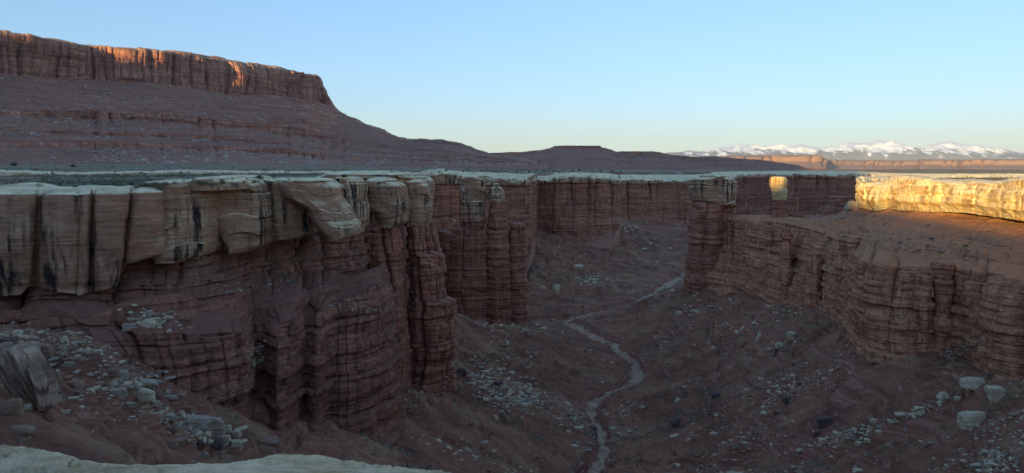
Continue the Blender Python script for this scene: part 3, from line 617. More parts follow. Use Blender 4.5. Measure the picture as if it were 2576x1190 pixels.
# ------------------------------------------------------------------ caprock blocks, pillars, buttes and spires
KC = dict(bed=1.9, strata=0.13, slit=0.24, flute=12, fluteA=0.3, joint=6.0, jointA=0.12, blockA=0.12, nz=0.5, big=0.35)
KS = dict(bed=1.35, strata=0.38, slit=0.46, flute=6.5, fluteA=0.8, joint=2.3, jointA=0.4, blockA=0.34, nz=0.4)
def one(name, me, mat, label, cat, group=None):
    return tag(link(name, me, mat), label, cat, group)
def block(d, ry, rows, label, seed, turn=0.0, nA=260, nZ=150, n_exp=8.0, dome=0.13, A=1.0, facets=7, group='caprock blocks along the left rim'):
    me = column('sandstone_block', rings_px(d, ry, rows, turn=turn), nA, nZ, KC, A, dome, 1.0, n_exp, seed, facets=facets)
    return one('sandstone_block', me, M_rock, label, 'rock', group)
block(95, 8, [(462,398,525),(476,390,538),(520,392,543),(560,404,546),(620,424,545),(650,430,535),(664,440,520)], 'dark streaked sandstone block hanging right of the smooth brown alcoves', 1)
block(103, 8, [(455,545,650),(470,532,664),(510,530,676),(560,542,686),(600,570,688),(625,592,686),(640,602,664)], 'cream topped sandstone block with a smooth tan lower corner left of the deep crack', 2)
block(113, 8, [(456,676,770),(472,668,790),(520,672,792),(560,684,792),(596,690,800),(606,704,780)], 'low grey sandstone block between the deep crack and the leaning slab', 3)
block(111, 6, [(457,716,835),(474,710,856),(500,722,862),(520,760,872),(555,776,892),(580,800,906),(597,822,908),(604,846,890)], 'leaning tan sandstone slab that overhangs the red ledges', 4, n_exp=5)
block(131, 8, [(449,850,904),(462,846,914),(500,868,918),(545,890,919),(580,900,916)], 'narrow sandstone block wedged behind the leaning slab', 5)
block(172, 8, [(447,1030,1078),(458,1024,1090),(490,1040,1090),(520,1046,1084),(545,1050,1078)], 'rounded cream block at the far tip of the left promontory', 6)
block(98, 14, [(452,560,640),(460,540,655),(480,536,660)], 'flat cream slickrock dome on top of the left rim', 7, dome=0.2)
block(150, 12, [(441,830,1040),(452,800,1050),(475,800,1050),(500,810,1040)], 'broad cream caprock slab set back behind the promontory blocks', 8, dome=0.1)

def pillar(name, label, cat, d, ry, cap_rows, shaft_rows, seed, cap_ry=None, group=None, nA=240, nZ=(110, 220), n_cap=3.6, n_shaft=3.2, dome=0.3, A=1.0, As=1.0, cap_line=None, fs=6, mat=None, cap_mat=None):
    base = rings_px(d, ry, shaft_rows)[-1]
    root = empty(name, (0, 0, 0), label, cat, group)
    root.location = (base[1], base[2], base[0])
    off = np.array(root.location)
    def part(nm, me):
        co = np.empty(len(me.vertices) * 3, np.float32); me.vertices.foreach_get('co', co)
        co = co.reshape(-1, 3) - off.astype(np.float32); me.vertices.foreach_set('co', co.ravel()); me.update()
        return link(nm, me, (cap_mat if nm == 'caprock' else None) or mat or M_rock, root)
    if cap_rows:
        part('caprock', column('caprock', rings_px(d, cap_ry or ry * 1.05, cap_rows), nA, nZ[0], KC, A, dome, 1.0, n_cap + 2, seed, facets=7))
    part('shaft', column('shaft', rings_px(d, ry, shaft_rows), nA, nZ[1], KS, As, 0.15, 0.0, n_shaft, seed + 1, cap_line=cap_line, facets=fs))
    return root
pillar('rock_pillar', 'tall red rock pillar under a square dark streaked caprock on the left promontory', 'rock pillar', 146, 6.0,
       [(458,928,1000),(468,920,1016),(490,917,1024),(540,920,1031),(562,922,1030),(575,932,1014)],
       [(570,930,1008),(600,926,1012),(680,934,1016),(720,945,1020),(800,955,1022),(900,962,1030),(1010,966,1034)], 11, group='pillars of the left promontory')
pillar('rock_pillar', 'stepped red rock pillar with a shaded cap at the tip of the left promontory', 'rock pillar', 154, 6.0,
       [(460,1016,1066),(470,1012,1078),(500,1014,1084),(545,1018,1084),(572,1022,1078)],
       [(568,1020,1076),(640,1024,1082),(650,1024,1112),(760,1022,1120),(768,1020,1140),(860,1016,1142),(1000,1010,1146)], 14, group='pillars of the left promontory', As=1.2)
pillar('rock_pillar', 'short red rock shoulder behind the stepped pillar', 'rock pillar', 172, 5.0, None,
       [(560,1072,1092),(640,1080,1110),(700,1086,1118),(860,1090,1126),(960,1080,1130)], 17, group='pillars of the left promontory')
# the two towers on their common red fin
bt = pillar('rock_tower', 'orange brown rock tower with a thick banded cap beside the white headed tower', 'rock tower', 262, 6.0,
       [(447,1166,1206),(452,1160,1218),(470,1158,1224),(500,1158,1226),(512,1162,1222)],
       [(508,1160,1222),(540,1158,1222),(575,1160,1222),(582,1136,1226),(640,1130,1230),(700,1126,1232),(815,1124,1236),(850,1120,1240)], 21, As=1.0, cap_line=P(1190,548,262)[2])
pillar('rock_tower', 'slender red rock tower with a small white knobbed head', 'rock tower', 262, 4.6,
       [(463,1243,1255),(470,1238,1260),(474,1232,1266),(484,1228,1272),(498,1227,1274),(512,1234,1270)],
       [(508,1230,1270),(560,1226,1276),(600,1222,1280),(700,1222,1284),(815,1222,1288),(850,1220,1290)], 24, As=0.9)
pillar('rock_tower', 'flat shouldered red rock tower at the right end of the tower fin', 'rock tower', 264, 5.0, None,
       [(565,1286,1316),(585,1280,1322),(640,1276,1326),(760,1274,1330),(815,1274,1334),(850,1270,1336)], 27)
pillar('rock_tower', 'low broken red rock tower left of the banded tower', 'rock tower', 268, 5.0, None,
       [(584,1106,1130),(600,1104,1150),(640,1110,1160),(760,1120,1160),(850,1120,1160)], 29)
GP = 'pillars of the right wall'
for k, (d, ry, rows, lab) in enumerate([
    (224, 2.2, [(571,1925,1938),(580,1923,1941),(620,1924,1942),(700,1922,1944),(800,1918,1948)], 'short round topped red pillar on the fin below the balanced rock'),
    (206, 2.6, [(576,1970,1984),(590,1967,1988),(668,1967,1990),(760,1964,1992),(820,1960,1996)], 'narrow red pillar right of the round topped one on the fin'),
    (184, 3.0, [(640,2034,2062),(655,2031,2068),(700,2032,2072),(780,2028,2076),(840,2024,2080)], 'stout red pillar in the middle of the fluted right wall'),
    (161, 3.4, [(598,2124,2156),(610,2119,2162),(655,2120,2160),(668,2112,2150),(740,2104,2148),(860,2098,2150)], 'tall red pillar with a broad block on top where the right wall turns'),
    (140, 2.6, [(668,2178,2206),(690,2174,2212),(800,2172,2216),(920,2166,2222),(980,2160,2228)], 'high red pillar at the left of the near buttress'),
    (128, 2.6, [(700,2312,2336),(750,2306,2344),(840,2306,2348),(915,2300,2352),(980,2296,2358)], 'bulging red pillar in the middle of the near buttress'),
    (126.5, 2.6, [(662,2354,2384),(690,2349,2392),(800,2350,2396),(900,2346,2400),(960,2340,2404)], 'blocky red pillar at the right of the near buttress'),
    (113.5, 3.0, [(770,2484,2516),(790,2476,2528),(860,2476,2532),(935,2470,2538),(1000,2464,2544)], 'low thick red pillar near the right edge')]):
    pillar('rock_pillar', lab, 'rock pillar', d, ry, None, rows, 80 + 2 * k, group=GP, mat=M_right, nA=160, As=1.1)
# right hand butte with its broad overhanging cap
pillar('rock_butte', 'square red butte with a cream and black caprock left of the balanced rock', 'butte', 254, 9.0,
       [(446,1764,1820),(452,1738,1844),(462,1736,1852),(480,1735,1852),(505,1738,1850),(518,1748,1848)],
       [(514,1744,1846),(530,1742,1846),(545,1736,1850),(640,1730,1856),(735,1724,1860),(780,1720,1866)], 31, cap_ry=9.6, As=1.1, A=1.25)
# balanced rock
pillar('balanced_rock', 'top heavy dark caprock with sunlit crown balanced on a thin red stem', 'rock spire', 241, 3.0,
       [(446,1940,1978),(452,1938,1983),(462,1938,1983),(475,1940,1981),(492,1943,1978),(504,1948,1974)],
       [(502,1952,1966),(512,1949,1966),(530,1947,1969),(545,1940,1980),(552,1936,1992),(562,1930,1998)], 35, cap_ry=3.3, nA=200, nZ=(110, 90), n_cap=4.5, A=0.5, As=0.5, dome=0.08, cap_mat=M_ledge)  # caprock uses the sun-gilded copy to brighten its crown
# pinnacles in the basin behind
pillar('rock_pinnacle', 'thin red rock pinnacle left of the balanced rock, far across the basin', 'rock spire', 430, 3.0, None, [(502,1877,1883),(520,1875,1885),(545,1873,1886),(570,1872,1888)], 41, nA=120, nZ=(60, 90), group='pinnacles in the far basin')
pillar('rock_pinnacle', 'red rock pinnacle just right of the balanced rock stem', 'rock spire', 420, 5.0, None, [(487,1990,2000),(500,1984,2003),(530,1983,2004),(556,1982,2006),(640,1978,2010)], 43, nA=140, nZ=(60, 100), group='pinnacles in the far basin')
pillar('rock_pinnacle', 'stepped red pinnacle beside the tilted grey boulder', 'rock spire', 262, 5.0, None, [(496,2102,2120),(510,2098,2126),(530,2094,2130),(560,2086,2136)], 45, nA=160, nZ=(60, 100), group='pinnacles in the far basin')
pillar('rock_pinnacle', 'low flat topped red stump left of the stepped pinnacle', 'rock spire', 268, 4.0, None, [(520,2083,2096),(528,2080,2098),(560,2076,2102)], 47, nA=140, nZ=(60, 80), group='pinnacles in the far basin')
pillar('rock_pinnacle', 'short red knob on the skyline ridge right of the balanced rock', 'rock spire', 243, 2.0, None, [(541,2004,2018),(548,2000,2020),(560,1998,2024)], 49, nA=120, nZ=(60, 60), As=0.6, group='pinnacles in the far basin')
# sunlit ledge
sl = [(2235,228,448,494),(2190,222,448,497),(2163,213,447,500),(2155,204,448,502),(2159,198,451,505),(2176,191,458,512),(2200,186,459,515),(2222,182,456,512),(2236,180,449,508),(2262,174,443,512),(2310,164,445,517),(2360,156,450,519),(2396,151,453,520),(2440,146,451,522),(2500,138,454,530),(2545,132,447,535),(2600,126,443,543),(2760,112,438,575),(3000,95,428,610)]
lc2 = [[(u + 6, vt - 1, d + 26), (u + 2, vt - 2, d + 10), (u, vt, d + 4.0), (u, vt + 8, d + 1.6), (u, 0.5 * vt + 0.5 * vb, d - 0.2), (u, vb - 9, d - 0.7), (u, vb, d + 0.6), (u, vb + 16, d + 2.0)] for u, d, vt, vb in sl]
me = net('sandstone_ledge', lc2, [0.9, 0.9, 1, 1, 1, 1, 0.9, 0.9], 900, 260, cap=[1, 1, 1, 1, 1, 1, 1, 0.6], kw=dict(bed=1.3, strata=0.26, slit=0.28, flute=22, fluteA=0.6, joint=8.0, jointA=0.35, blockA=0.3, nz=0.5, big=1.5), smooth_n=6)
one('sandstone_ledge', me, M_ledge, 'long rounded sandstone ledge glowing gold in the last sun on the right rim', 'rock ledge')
# flat topped butte on the skyline
root = empty('flat_butte', P(1456, 374, 3230), 'small flat topped butte on the skyline of the middle distance', 'butte')
o = link('caprock', column('caprock', [(z, P(1456, 370, 3230)[0], 3330, hw * 3230 / F, 60, 0) for z, hw in ((P(0, 379, 3230)[2], 55), (P(0, 373, 3230)[2], 60), (P(0, 368, 3230)[2], 60), (P(0, 366, 3230)[2], 59))], 220, 40, dict(KS, bed=1.2), 1.0, 0.02, 0, 8, 5, scale=8.0), M_far, root)
o.matrix_parent_inverse = __import__('mathutils').Matrix.Translation(-Vector(root.location))
pillar('rock_spire', 'small dark spire standing off the end of the big mesa', 'rock spire', 2940, 11, None, [(238,818,822),(250,815,825),(265,812,828)], 61, nA=60, nZ=(20, 40), As=3.0, group='spires off the mesa point')
pillar('rock_spire', 'thin needle on the mesa point just below the end cliff', 'rock spire', 2960, 8, None, [(247,826,828.5),(258,825,830),(270,823,832)], 63, nA=60, nZ=(20, 40), As=2.0, group='spires off the mesa point')

# ------------------------------------------------------------------ the rock underfoot
fe = [(-260,1090),(-120,1108),(0,1121),(70,1125),(130,1137),(190,1151),(250,1158),(320,1162),(420,1166),(520,1164),(620,1151),(680,1140),(735,1136),(800,1139),(880,1150),(960,1165),(1050,1176),(1150,1190),(1260,1215),(1400,1270)]
fc = []
for u, v in fe:
    e = PZ(u, v, -1.95 + 0.10 * math.sin(u / 190.0))
    k = 1.0
    fc.append([e + np.array((0, 0.9, -3.5)), e + np.array((0, 0.45, -0.9)), e + np.array((0, 0.16, -0.16)), e, e * np.array((0.86, 0.86, 1)) + np.array((0, 0, 0.10)), e * np.array((0.6, 0.6, 1)) + np.array((0, 0, 0.16)), np.array((e[0] * 0.3, -1.0, -1.78)), np.array((e[0] * 0.3, -5.0, -1.8))])
fc = [[tuple(p) for p in c] for c in fc]
def fg(x, y, z, s, w):
    ck = np.abs(noise(x / 1.1 + 0.4 * noise(x / 0.3, y / 0.3, 1), y / 0.28, 5.5))
    return -0.03 * np.exp(-(ck / 0.035) ** 2) + 0.05 * fbm(x / 0.9, y / 0.6, z / 0.5, 4) + 0.022 * fbm(x / 0.16, y / 0.1, z / 0.1, 4, 0.6) + 0.02 * np.abs(noise(x / 0.8, y / 0.25, 3))
me = net('foreground', fc, [0] * 8, 500, 260, cap=[1] * 8, pix=False, extra=fg, soft=2)
m = N('foreground_sandstone')
a = m.noise(m.scale(m.pos, (1.2, 2.6, 6.0)), 1.0, 8, 0.65, 0.3); b = m.noise(m.pos, 14.0, 8, 0.7)
col = m.ramp(a, [(0.3, (0.62, 0.40, 0.225)), (0.45, (0.84, 0.585, 0.345)), (0.6, (0.94, 0.69, 0.41)), (0.75, (0.97, 0.76, 0.47))])
col = m.mix(0.5, col, m.ramp(b, [(0.3, 0.5), (0.5, 1.0), (0.7, 1.3)]), 'MULTIPLY')
col = m.mix(m.range(m.noise(m.scale(m.pos, (0.7, 1.5, 1)), 1.3, 7, 0.72), 0.52, 0.66), col, m.mix(1.0, (0.62, 0.55, 0.5), col, 'MULTIPLY'))
col = m.mix(m.math('MULTIPLY', m.range(m.noise(m.pos, 1.7, 6, 0.7), 0.58, 0.66), 0.7), col, (0.62, 0.36, 0.15))
col = m.mix(0.45, col, m.ramp(m.noise(m.pos, 55.0, 4, 0.75), [(0.32, 0.5), (0.5, 1.0), (0.66, 1.3)]), 'MULTIPLY')
M_fore = m.out(col, m.bump(m.math('ADD', m.math('ADD', b, m.math('MULTIPLY', m.noise(m.pos, 55.0, 4, 0.7), 0.5)), m.math('MULTIPLY', a, 1.5)), 1.0, 0.045))
one('rock_ledge', me, M_fore, 'pale smooth sandstone ledge underfoot in the lower left foreground', 'rock ledge')

# ------------------------------------------------------------------ low slickrock step behind the left rim
bl = [(-260,212,428,446),(-100,212,427,446),(0,214,428,447),(90,225,430,446),(190,235,433,447),(330,250,430,446),(480,262,429,444),(640,275,430,446),(760,290,431,446),(900,300,432,444),(1010,305,433,441),(1090,312,434,439)]
bc = [[(u, vt + 5, d + 34), (u, vt - 0.5, d + 16), (u, vt, d + 3), (u, vt + 2.5, d + 0.5), (u, vb - 2, d), (u, vb + 1, d - 1), (u, vb + 3, d - 8)] for u, d, vt, vb in bl]
me = net('slickrock_step', bc, [0.6, 0.8, 1, 1, 1, 0.6, 0.1], 800, 90, cap=[1, 1, 1, 1, 0.75, 0.6, 0.3], kw=dict(bed=1.6, strata=0.25, slit=0.2, flute=9, fluteA=0.8, joint=5, jointA=0.3, blockA=0.2, nz=0.5, big=0.8), smooth_n=4)
one('rock_ledge', me, M_rock, 'long low slickrock step of pale stone crossing the scrubland behind the left rim', 'rock ledge')

# ------------------------------------------------------------------ loose rock: boulders, slabs, rubble
import bmesh
bpy.context.view_layer.update()
DG = bpy.context.evaluated_depsgraph_get()
def hit(u, v):
    a, b = (u - CX) / F, (CY - v) / F
    d = Vector((a, math.cos(TH) + b * math.sin(TH), -math.sin(TH) + b * math.cos(TH))).normalized()
    o = Vector((0, 0, 0)) + d * 12
    ok, loc, nrm, idx, ob, mtx = sc.ray_cast(DG, o, d)
    return (np.array(loc), np.array(nrm), ob.name) if ok else (None, None, None)
_ico = {}
def ico(level):
    if level not in _ico:
        bm = bmesh.new(); bmesh.ops.create_icosphere(bm, subdivisions=level, radius=1)
        _ico[level] = (np.array([v.co[:] for v in bm.verts]), np.array([[v.index for v in f.verts] for f in bm.faces])); bm.free()
    return _ico[level]
def boulder_mesh(name, seed, level=4, rough=0.05, planes=11, layers=0.0, lobes=0.10, axis=2):
    rs = np.random.RandomState(seed)
    D, Fc = ico(level)
    n = rs.normal(size=(planes, 3)); n /= np.linalg.norm(n, axis=1)[:, None]
    n = np.r_[n, [[0, 0, 1], [0, 0, -1], [1, .1, .1], [-1, .1, -.1], [.1, 1, 0], [0, -1, .1]]]
    d = np.r_[rs.uniform(0.66, 0.98, planes), rs.uniform(0.75, 0.95, 6)]
    c = D @ n.T
    r = np.where(c > 0.05, d[None] / np.maximum(c, 0.05), 50.0)
    k = 14.0; rr = -np.log(np.exp(-k * r).sum(1)) / k
    rr = np.clip(rr, 0.3, 1.3) + lobes * fbm(D[:, 0] * 1.3 + seed, D[:, 1] * 1.3, D[:, 2] * 1.3, 2) + rough * fbm(D[:, 0] * 5 + seed, D[:, 1] * 5, D[:, 2] * 5, 3, 0.6)
    V = D * rr[:, None]
    if layers:
        oth = [k_ for k_ in range(3) if k_ != axis]
        q = np.abs(2 * ((V[:, axis] * (3.0 if axis == 2 else 2.4) + 0.35 * noise(V[:, oth[0]] * 2, V[:, oth[1]] * 2, seed)) % 1) - 1)
        V[:, oth] *= (1 - layers * q ** 5)[:, None]
    return mesh_np(name, V, Fc, False if level < 5 else True)
def boulder_mat(name, lo, mid_, hi, sc_=1.0):
    m = N(name); tc = m.t.nodes.new('ShaderNodeTexCoord'); ob = tc.outputs['Object']
    a = m.noise(m.pos, 0.9 * sc_, 8, 0.68); b = m.noise(m.pos, 5.0, 5, 0.7); l = m.noise(m.scale(ob, (0.8, 0.8, 6.0)), 1.0, 5, 0.6)
    col = m.ramp(m.math('ADD', m.math('MULTIPLY', a, 0.6), m.math('MULTIPLY', l, 0.4)), [(0.34, lo), (0.5, mid_), (0.64, hi)])
    col = m.mix(0.5, col, m.ramp(b, [(0.3, 0.6), (0.5, 1.0), (0.7, 1.35)]), 'MULTIPLY')
    return m.out(col, m.bump(m.math('ADD', a, m.math('ADD', m.math('MULTIPLY', b, 0.4), m.math('MULTIPLY', l, 0.5))), 0.9, 0.25))
B_pale = boulder_mat('pale_boulder', (0.38, 0.27, 0.165), (0.58, 0.445, 0.285), (0.72, 0.58, 0.39))
B_grey = boulder_mat('grey_boulder', (0.25, 0.185, 0.13), (0.40, 0.31, 0.22), (0.54, 0.43, 0.31))
B_brown = boulder_mat('brown_boulder', (0.19, 0.10, 0.068), (0.32, 0.18, 0.118), (0.44, 0.28, 0.19))
B_dark = boulder_mat('dark_boulder', (0.085, 0.055, 0.05), (0.14, 0.095, 0.08), (0.22, 0.15, 0.12))
BM = {'p': B_pale, 'g': B_grey, 'b': B_brown, 'd': B_dark}
tmpl = {}
def template(k, c):
    if (k, c) not in tmpl:
        me = boulder_mesh('boulder', 100 + k, 4, 0.05, 8 + k % 5, 0.0 if k % 3 else 0.12); me.materials.append(BM[c]); tmpl[(k, c)] = me
    return tmpl[(k, c)]
def boulder(u, v, w, h, c, label, group=None, seed=None, depth=None, tilt=(0, 0, 0), own=False, layers=0.0, dist=None, name='boulder', sink=0.26, axis=2):
    """w and h as seen, in pixels of the photograph, sitting where the ray through (u, v) meets the ground"""
    loc, nrm, _ = hit(u, v + 0.25 * h)
    if loc is None: return None
    d = loc[1] if dist is None else dist
    if dist is not None: loc = P(u, v + 0.25 * h, dist)
    W = w / F * d; H = h / F * d * 1.02
    seed = seed if seed is not None else int(u * 7 + v) % 997
    if own:
        me = boulder_mesh(name, seed, 6 if w > 60 else 5, 0.035, 9, layers, axis=axis); me.materials.append(BM[c])
    else: me = template(seed % 14, c)
    o = bpy.data.objects.new(name, me); COL.objects.link(o)
    o.scale = (W * 0.58, (depth or 0.8 * (W + H) * 0.5) * 0.58, H * 0.62)
    o.location = loc + np.array((0, 0.25 * W, H * (0.36 - sink)))
    o.rotation_euler = (tilt[0], tilt[1], tilt[2] + (0 if own else (seed % 13 - 6) * 0.07))
    return tag(o, label, 'boulder', group)
GL, GR, GC = 'rockfall below the left cliff', 'boulders on the right slope', 'boulders in the canyon'
big = [
 (2456,1058,67,52,'p','large smooth white boulder, the biggest on the right slope',GR), (2459,966,58,30,'p','long grooved cream boulder lying lengthwise near the foot of the right cliff',GR),
 (2515,990,46,38,'p','rounded tan boulder just right of and below the long grooved one',GR), (2377,996,32,19,'p','flat cream boulder at the upper end of the rubble line',GR),
 (2076,1064,38,34,'d','dark brown upright boulder on the right slope',GR), (2059,1091,24,16,'d','small dark boulder just below the dark upright one',GR),
 (1707,1062,34,21,'d','dark flat boulder sitting right of the wash',GR), (1987,1006,36,18,'d','low dark slab boulder in the middle of the right slope',GR), (1805,996,26,16,'d','small dark boulder above the flat dark one, right of the wash',GR),
 (1996,846,27,24,'p','cream oval boulder, right one of the three below the fluted cliff',GR), (1962,868,22,14,'p','cream flat boulder, lowest of the three below the fluted cliff',GR), (1911,847,16,24,'p','cream upright boulder, left one of the three below the fluted cliff',GR),
 (2202,1062,26,16,'p','pale blocky boulder at the top of the column of small pale rocks',GR), (2190,1079,12,18,'p','narrow pale upright rock under the pale blocky boulder',GR), (2215,1089,19,12,'p','pale rock to the right of the narrow upright one',GR), (2186,1110,18,14,'p','pale angular rock, right one of a pair',GR), (2164,1118,20,13,'p','pale angular rock, left one of a pair',GR),
 (2141,1100,34,15,'g','flat grey slab among the scrub left of the pale pair',GR), (2074,1110,24,16,'p','white pointed boulder below the dark upright boulder',GR), (2015,1134,24,11,'p','low white rock near the bottom of the right slope',GR), (1874,1117,18,11,'p','white flat rock alone on the lower slope',GR), (1882,1170,20,15,'b','round tan boulder near the bottom edge right of the wash',GR), (1997,1176,12,11,'p','small round white rock near the bottom edge',GR),
 (2505,1142,28,24,'g','grey boulder at the top of the heap in the lower right corner',GR), (2461,1178,32,22,'g','grey slab at the left of the heap in the lower right corner',GR), (2490,1172,18,16,'p','pale rock in the middle of the heap in the lower right corner',GR),
 (2277,1046,44,14,'p','long flat cream slab at the lower end of the rubble line',GR), (2313,1030,30,12,'p','cream slab overlapping the long flat slab',GR), (2349,1016,26,12,'b','tan slab in the middle of the rubble line',GR), (2410,1004,14,10,'p','small cream rock at the right end of the rubble line',GR),
 (1455,671,29,15,'p','large white slab on the far talus left of the wash',GC), (1400,724,21,20,'p','tall white boulder, right one of the pair beside the tower fin',GC), (1366,724,16,13,'p','low white boulder, left one of the pair beside the tower fin',GC), (1496,706,26,13,'p','broken white slab at the foot of the far talus',GC), (1476,710,14,8,'p','small white rock left of the broken slab',GC), (1594,753,19,9,'g','grey slab in the scrub beside the upper wash',GC),
 (1350,1012,17,15,'p','round pale boulder at the right edge of the rubble fan',GC), (1247,1051,14,15,'p','pointed pale boulder below the rubble fan',GC), (1255,968,20,24,'d','dark upright boulder in the rubble fan',GC), (1191,950,40,16,'g','grey slab sliding down at the head of the rubble fan',GC), (1160,936,28,22,'d','dark block against the foot of the pillar above the rubble fan',GC), (1516,962,10,8,'p','single white rock left of the bend in the wash',GC), (1491,1094,28,14,'d','dark slab in the bed of the lower wash',GC), (1494,1078,20,14,'d','round dark boulder above the dark slab in the lower wash',GC), (1242,1136,16,10,'p','pale slab on the red knoll at the bottom',GC), (1414,1053,9,8,'p','small round white rock between fan and wash',GC),
 (512,1070,82,56,'g','huge grey slab tilted down to the right, biggest of the rockfall',GL), (352,994,66,42,'p','large cream block with a cracked flat top in the rockfall',GL), (364,965,56,22,'g','rounded grey slab just above the large cream block',GL), (312,945,22,36,'g','pale slab standing on end left of the rounded grey slab',GL), (284,941,28,30,'b','brown block leaning on the pale standing slab',GL), (186,968,45,30,'b','brown block with a dark top left of the middle of the rockfall',GL), (300,990,36,32,'g','grey block pressed against the left of the cream block',GL), (392,994,24,22,'b','brown block pressed against the right of the cream block',GL),
 (542,1062,28,20,'p','pale block behind the right end of the huge grey slab',GL), (571,1080,28,22,'p','rounded cream boulder right of the huge grey slab',GL), (595,1092,22,18,'p','cream boulder at the right of the rounded one',GL), (563,1105,28,22,'p','white angular block below the rounded cream boulder',GL), (591,1117,28,26,'p','white block at the lower end of the rockfall',GL), (668,1114,56,20,'b','long dark brown slab at the far right of the rockfall',GL), (498,1119,38,26,'d','dark angular block below the huge grey slab',GL), (433,1119,32,26,'b','tan angular block left of the dark angular block',GL), (457,1112,28,22,'b','brown block between the tan block and the dark one',GL), (534,1119,42,34,'d','large dark block under the low end of the huge slab',GL),
 (362,814,50,26,'p','cream slab pile perched on the upper ledge',GL), (326,822,34,22,'g','tilted grey slab left of the slab pile on the upper ledge',GL), (451,798,46,20,'b','flat brown boulder right of the slab pile on the upper ledge',GL), (158,856,26,22,'p','pale upright block on the rubble near the brown cliff foot',GL), (194,864,36,12,'g','flat slab right of the pale upright block',GL), (206,886,34,9,'g','thin slab lying on the dark ledge',GL), (429,1052,26,18,'g','grey rock above the tan angular block',GL), (421,1002,38,11,'g','thin slab right of the cream block',GL), (174,917,24,18,'g','grey rock below the thin slab',GL), (470,1030,42,14,'b','long brown slab above the huge grey slab',GL), (178,1004,32,13,'p','pale flat slab right of the layered slabs',GL), (148,1008,26,12,'g','rounded grey rock at the foot of the layered slabs',GL), (662,899,18,9,'p','small white slab on the red ledge',GL), (632,913,18,22,'p','white rock chips stacked at the end of the dark bench',GL), (45,1084,66,28,'b','broad brown slab in the lower left corner above the foreground ledge',GL),
 (57,882,64,44,'g','rounded grey boulder resting on top of the layered slabs',GL), (14,868,44,42,'d','dark boulder at the left edge above the layered slabs',GL), (105,880,46,36,'b','brown angular boulder right of the rounded grey one',GL), (22,1026,46,54,'b','smooth brown boulder leaning at the left edge below the layered slabs',GL), (63,1026,38,18,'p','pale rock beside the smooth brown boulder',GL),
]
for u, v, w, h, c, lab, g in big:
    boulder(u, v, w, h, c, lab, g, own=(w >= 40), layers=0.06 if w > 60 else 0.0)
# three thick layered slabs that lean at the left edge
m = N('banded_slab'); px_ = m.sep(m.pos)
cmb = m.t.nodes.new('ShaderNodeCombineXYZ'); m.set(cmb.inputs[0], m.math('MULTIPLY', m.math('ADD', m.math('MULTIPLY', px_[0], 0.86), m.math('MULTIPLY', px_[2], 0.45)), 2.2)); m.set(cmb.inputs[1], m.math('MULTIPLY', m.math('SUBTRACT', m.math('MULTIPLY', px_[2], 0.86), m.math('MULTIPLY', px_[0], 0.45)), 0.22))
l = m.noise(cmb.outputs[0], 1.0, 6, 0.62); b = m.noise(m.pos, 3.0, 7, 0.7)
col = m.ramp(l, [(0.36, (0.13, 0.075, 0.05)), (0.48, (0.36, 0.225, 0.145)), (0.60, (0.60, 0.42, 0.28))])
col = m.mix(0.5, col, m.ramp(b, [(0.3, 0.55), (0.5, 1.0), (0.7, 1.4)]), 'MULTIPLY')
B_slab = m.out(col, m.bump(m.math('ADD', m.math('MULTIPLY', l, 2.5), b), 1.0, 0.3))
dS = float(hit(75, 1016)[0][1])
KP = dict(bed=9.0, strata=0.0, slit=0.0, flute=5, fluteA=0.0, joint=0.55, jointA=0.10, blockA=0.05, nz=0.12)
for sd_, rows, ry_, lab in ((5, [(884,-14,20),(900,-8,40),(930,8,62),(965,26,80),(1000,48,96),(1030,60,104)], 1.5, 'thick layered slab leaning to the left, the left one of three'),
                            (8, [(884,36,66),(900,46,82),(930,66,102),(970,90,124),(1008,110,138),(1034,118,146)], 1.6, 'thick layered slab with a curved back, the right one of three'),
                            (9, [(930,80,90),(960,90,103),(1000,100,115),(1030,108,120)], 0.8, 'thin slab caught between the two thick layered slabs')):
    me = column('leaning_slab', rings_px(dS - (0.8 if sd_ == 9 else 0), ry_, rows), 160, 140, KP, 1.0, 0.5, 0.0, 6.0, sd_, facets=6)
    one('leaning_slab', me, B_slab, lab, 'boulder', 'leaning layered slabs')
boulder(2145, 521, 34, 28, 'g', 'big grey block toppled from the end of the sunlit ledge', 'blocks by the sunlit ledge', own=True, tilt=(0.2, -0.5, 0.3), seed=77)
boulder(2104, 550, 14, 9, 'p', 'white block on the bench left of the toppled grey one', 'blocks by the sunlit ledge', seed=3)
boulder(2122, 548, 14, 8, 'p', 'small pale slab just below the toppled grey block', 'blocks by the sunlit ledge', seed=6)
boulder(2200, 452, 36, 12, 'p', 'flat pale slab lying in the notch of the sunlit ledge', 'blocks by the sunlit ledge', seed=4)

# unnumbered rubble and scrub: many small stones in one mesh each
ICO1 = ico(1)
def scatter_mesh(name, pts, sizes, seed, flat=0.65):
    rs = np.random.RandomState(seed)
    D, Fc = ICO1; n = len(pts); nv = len(D)
    R = 1 + 0.38 * rs.uniform(-1, 1, (n, nv))
    a = rs.uniform(0, 6.283, n); asp = rs.uniform(0.55, 1.5, (n, 1)); hz_ = rs.uniform(flat * 0.6, flat * 1.3, (n, 1))
    B = D[None] * R[..., None]
    x = B[..., 0] * asp; y = B[..., 1] / asp; z = B[..., 2] * hz_
    X_ = x * np.cos(a)[:, None] - y * np.sin(a)[:, None]; Y_ = x * np.sin(a)[:, None] + y * np.cos(a)[:, None]
    V = np.stack([X_, Y_, z], -1) * sizes[:, None, None] + pts[:, None, :]
    Fa = Fc[None] + (np.arange(n) * nv)[:, None, None]
    return mesh_np(name, V.reshape(-1, 3), Fa.reshape(-1, 3), False)
def stuff(name, me, mat, label=None):
    o = link(name, me, mat); o['kind'] = 'stuff'
    return o
RS = np.random.RandomState(3)
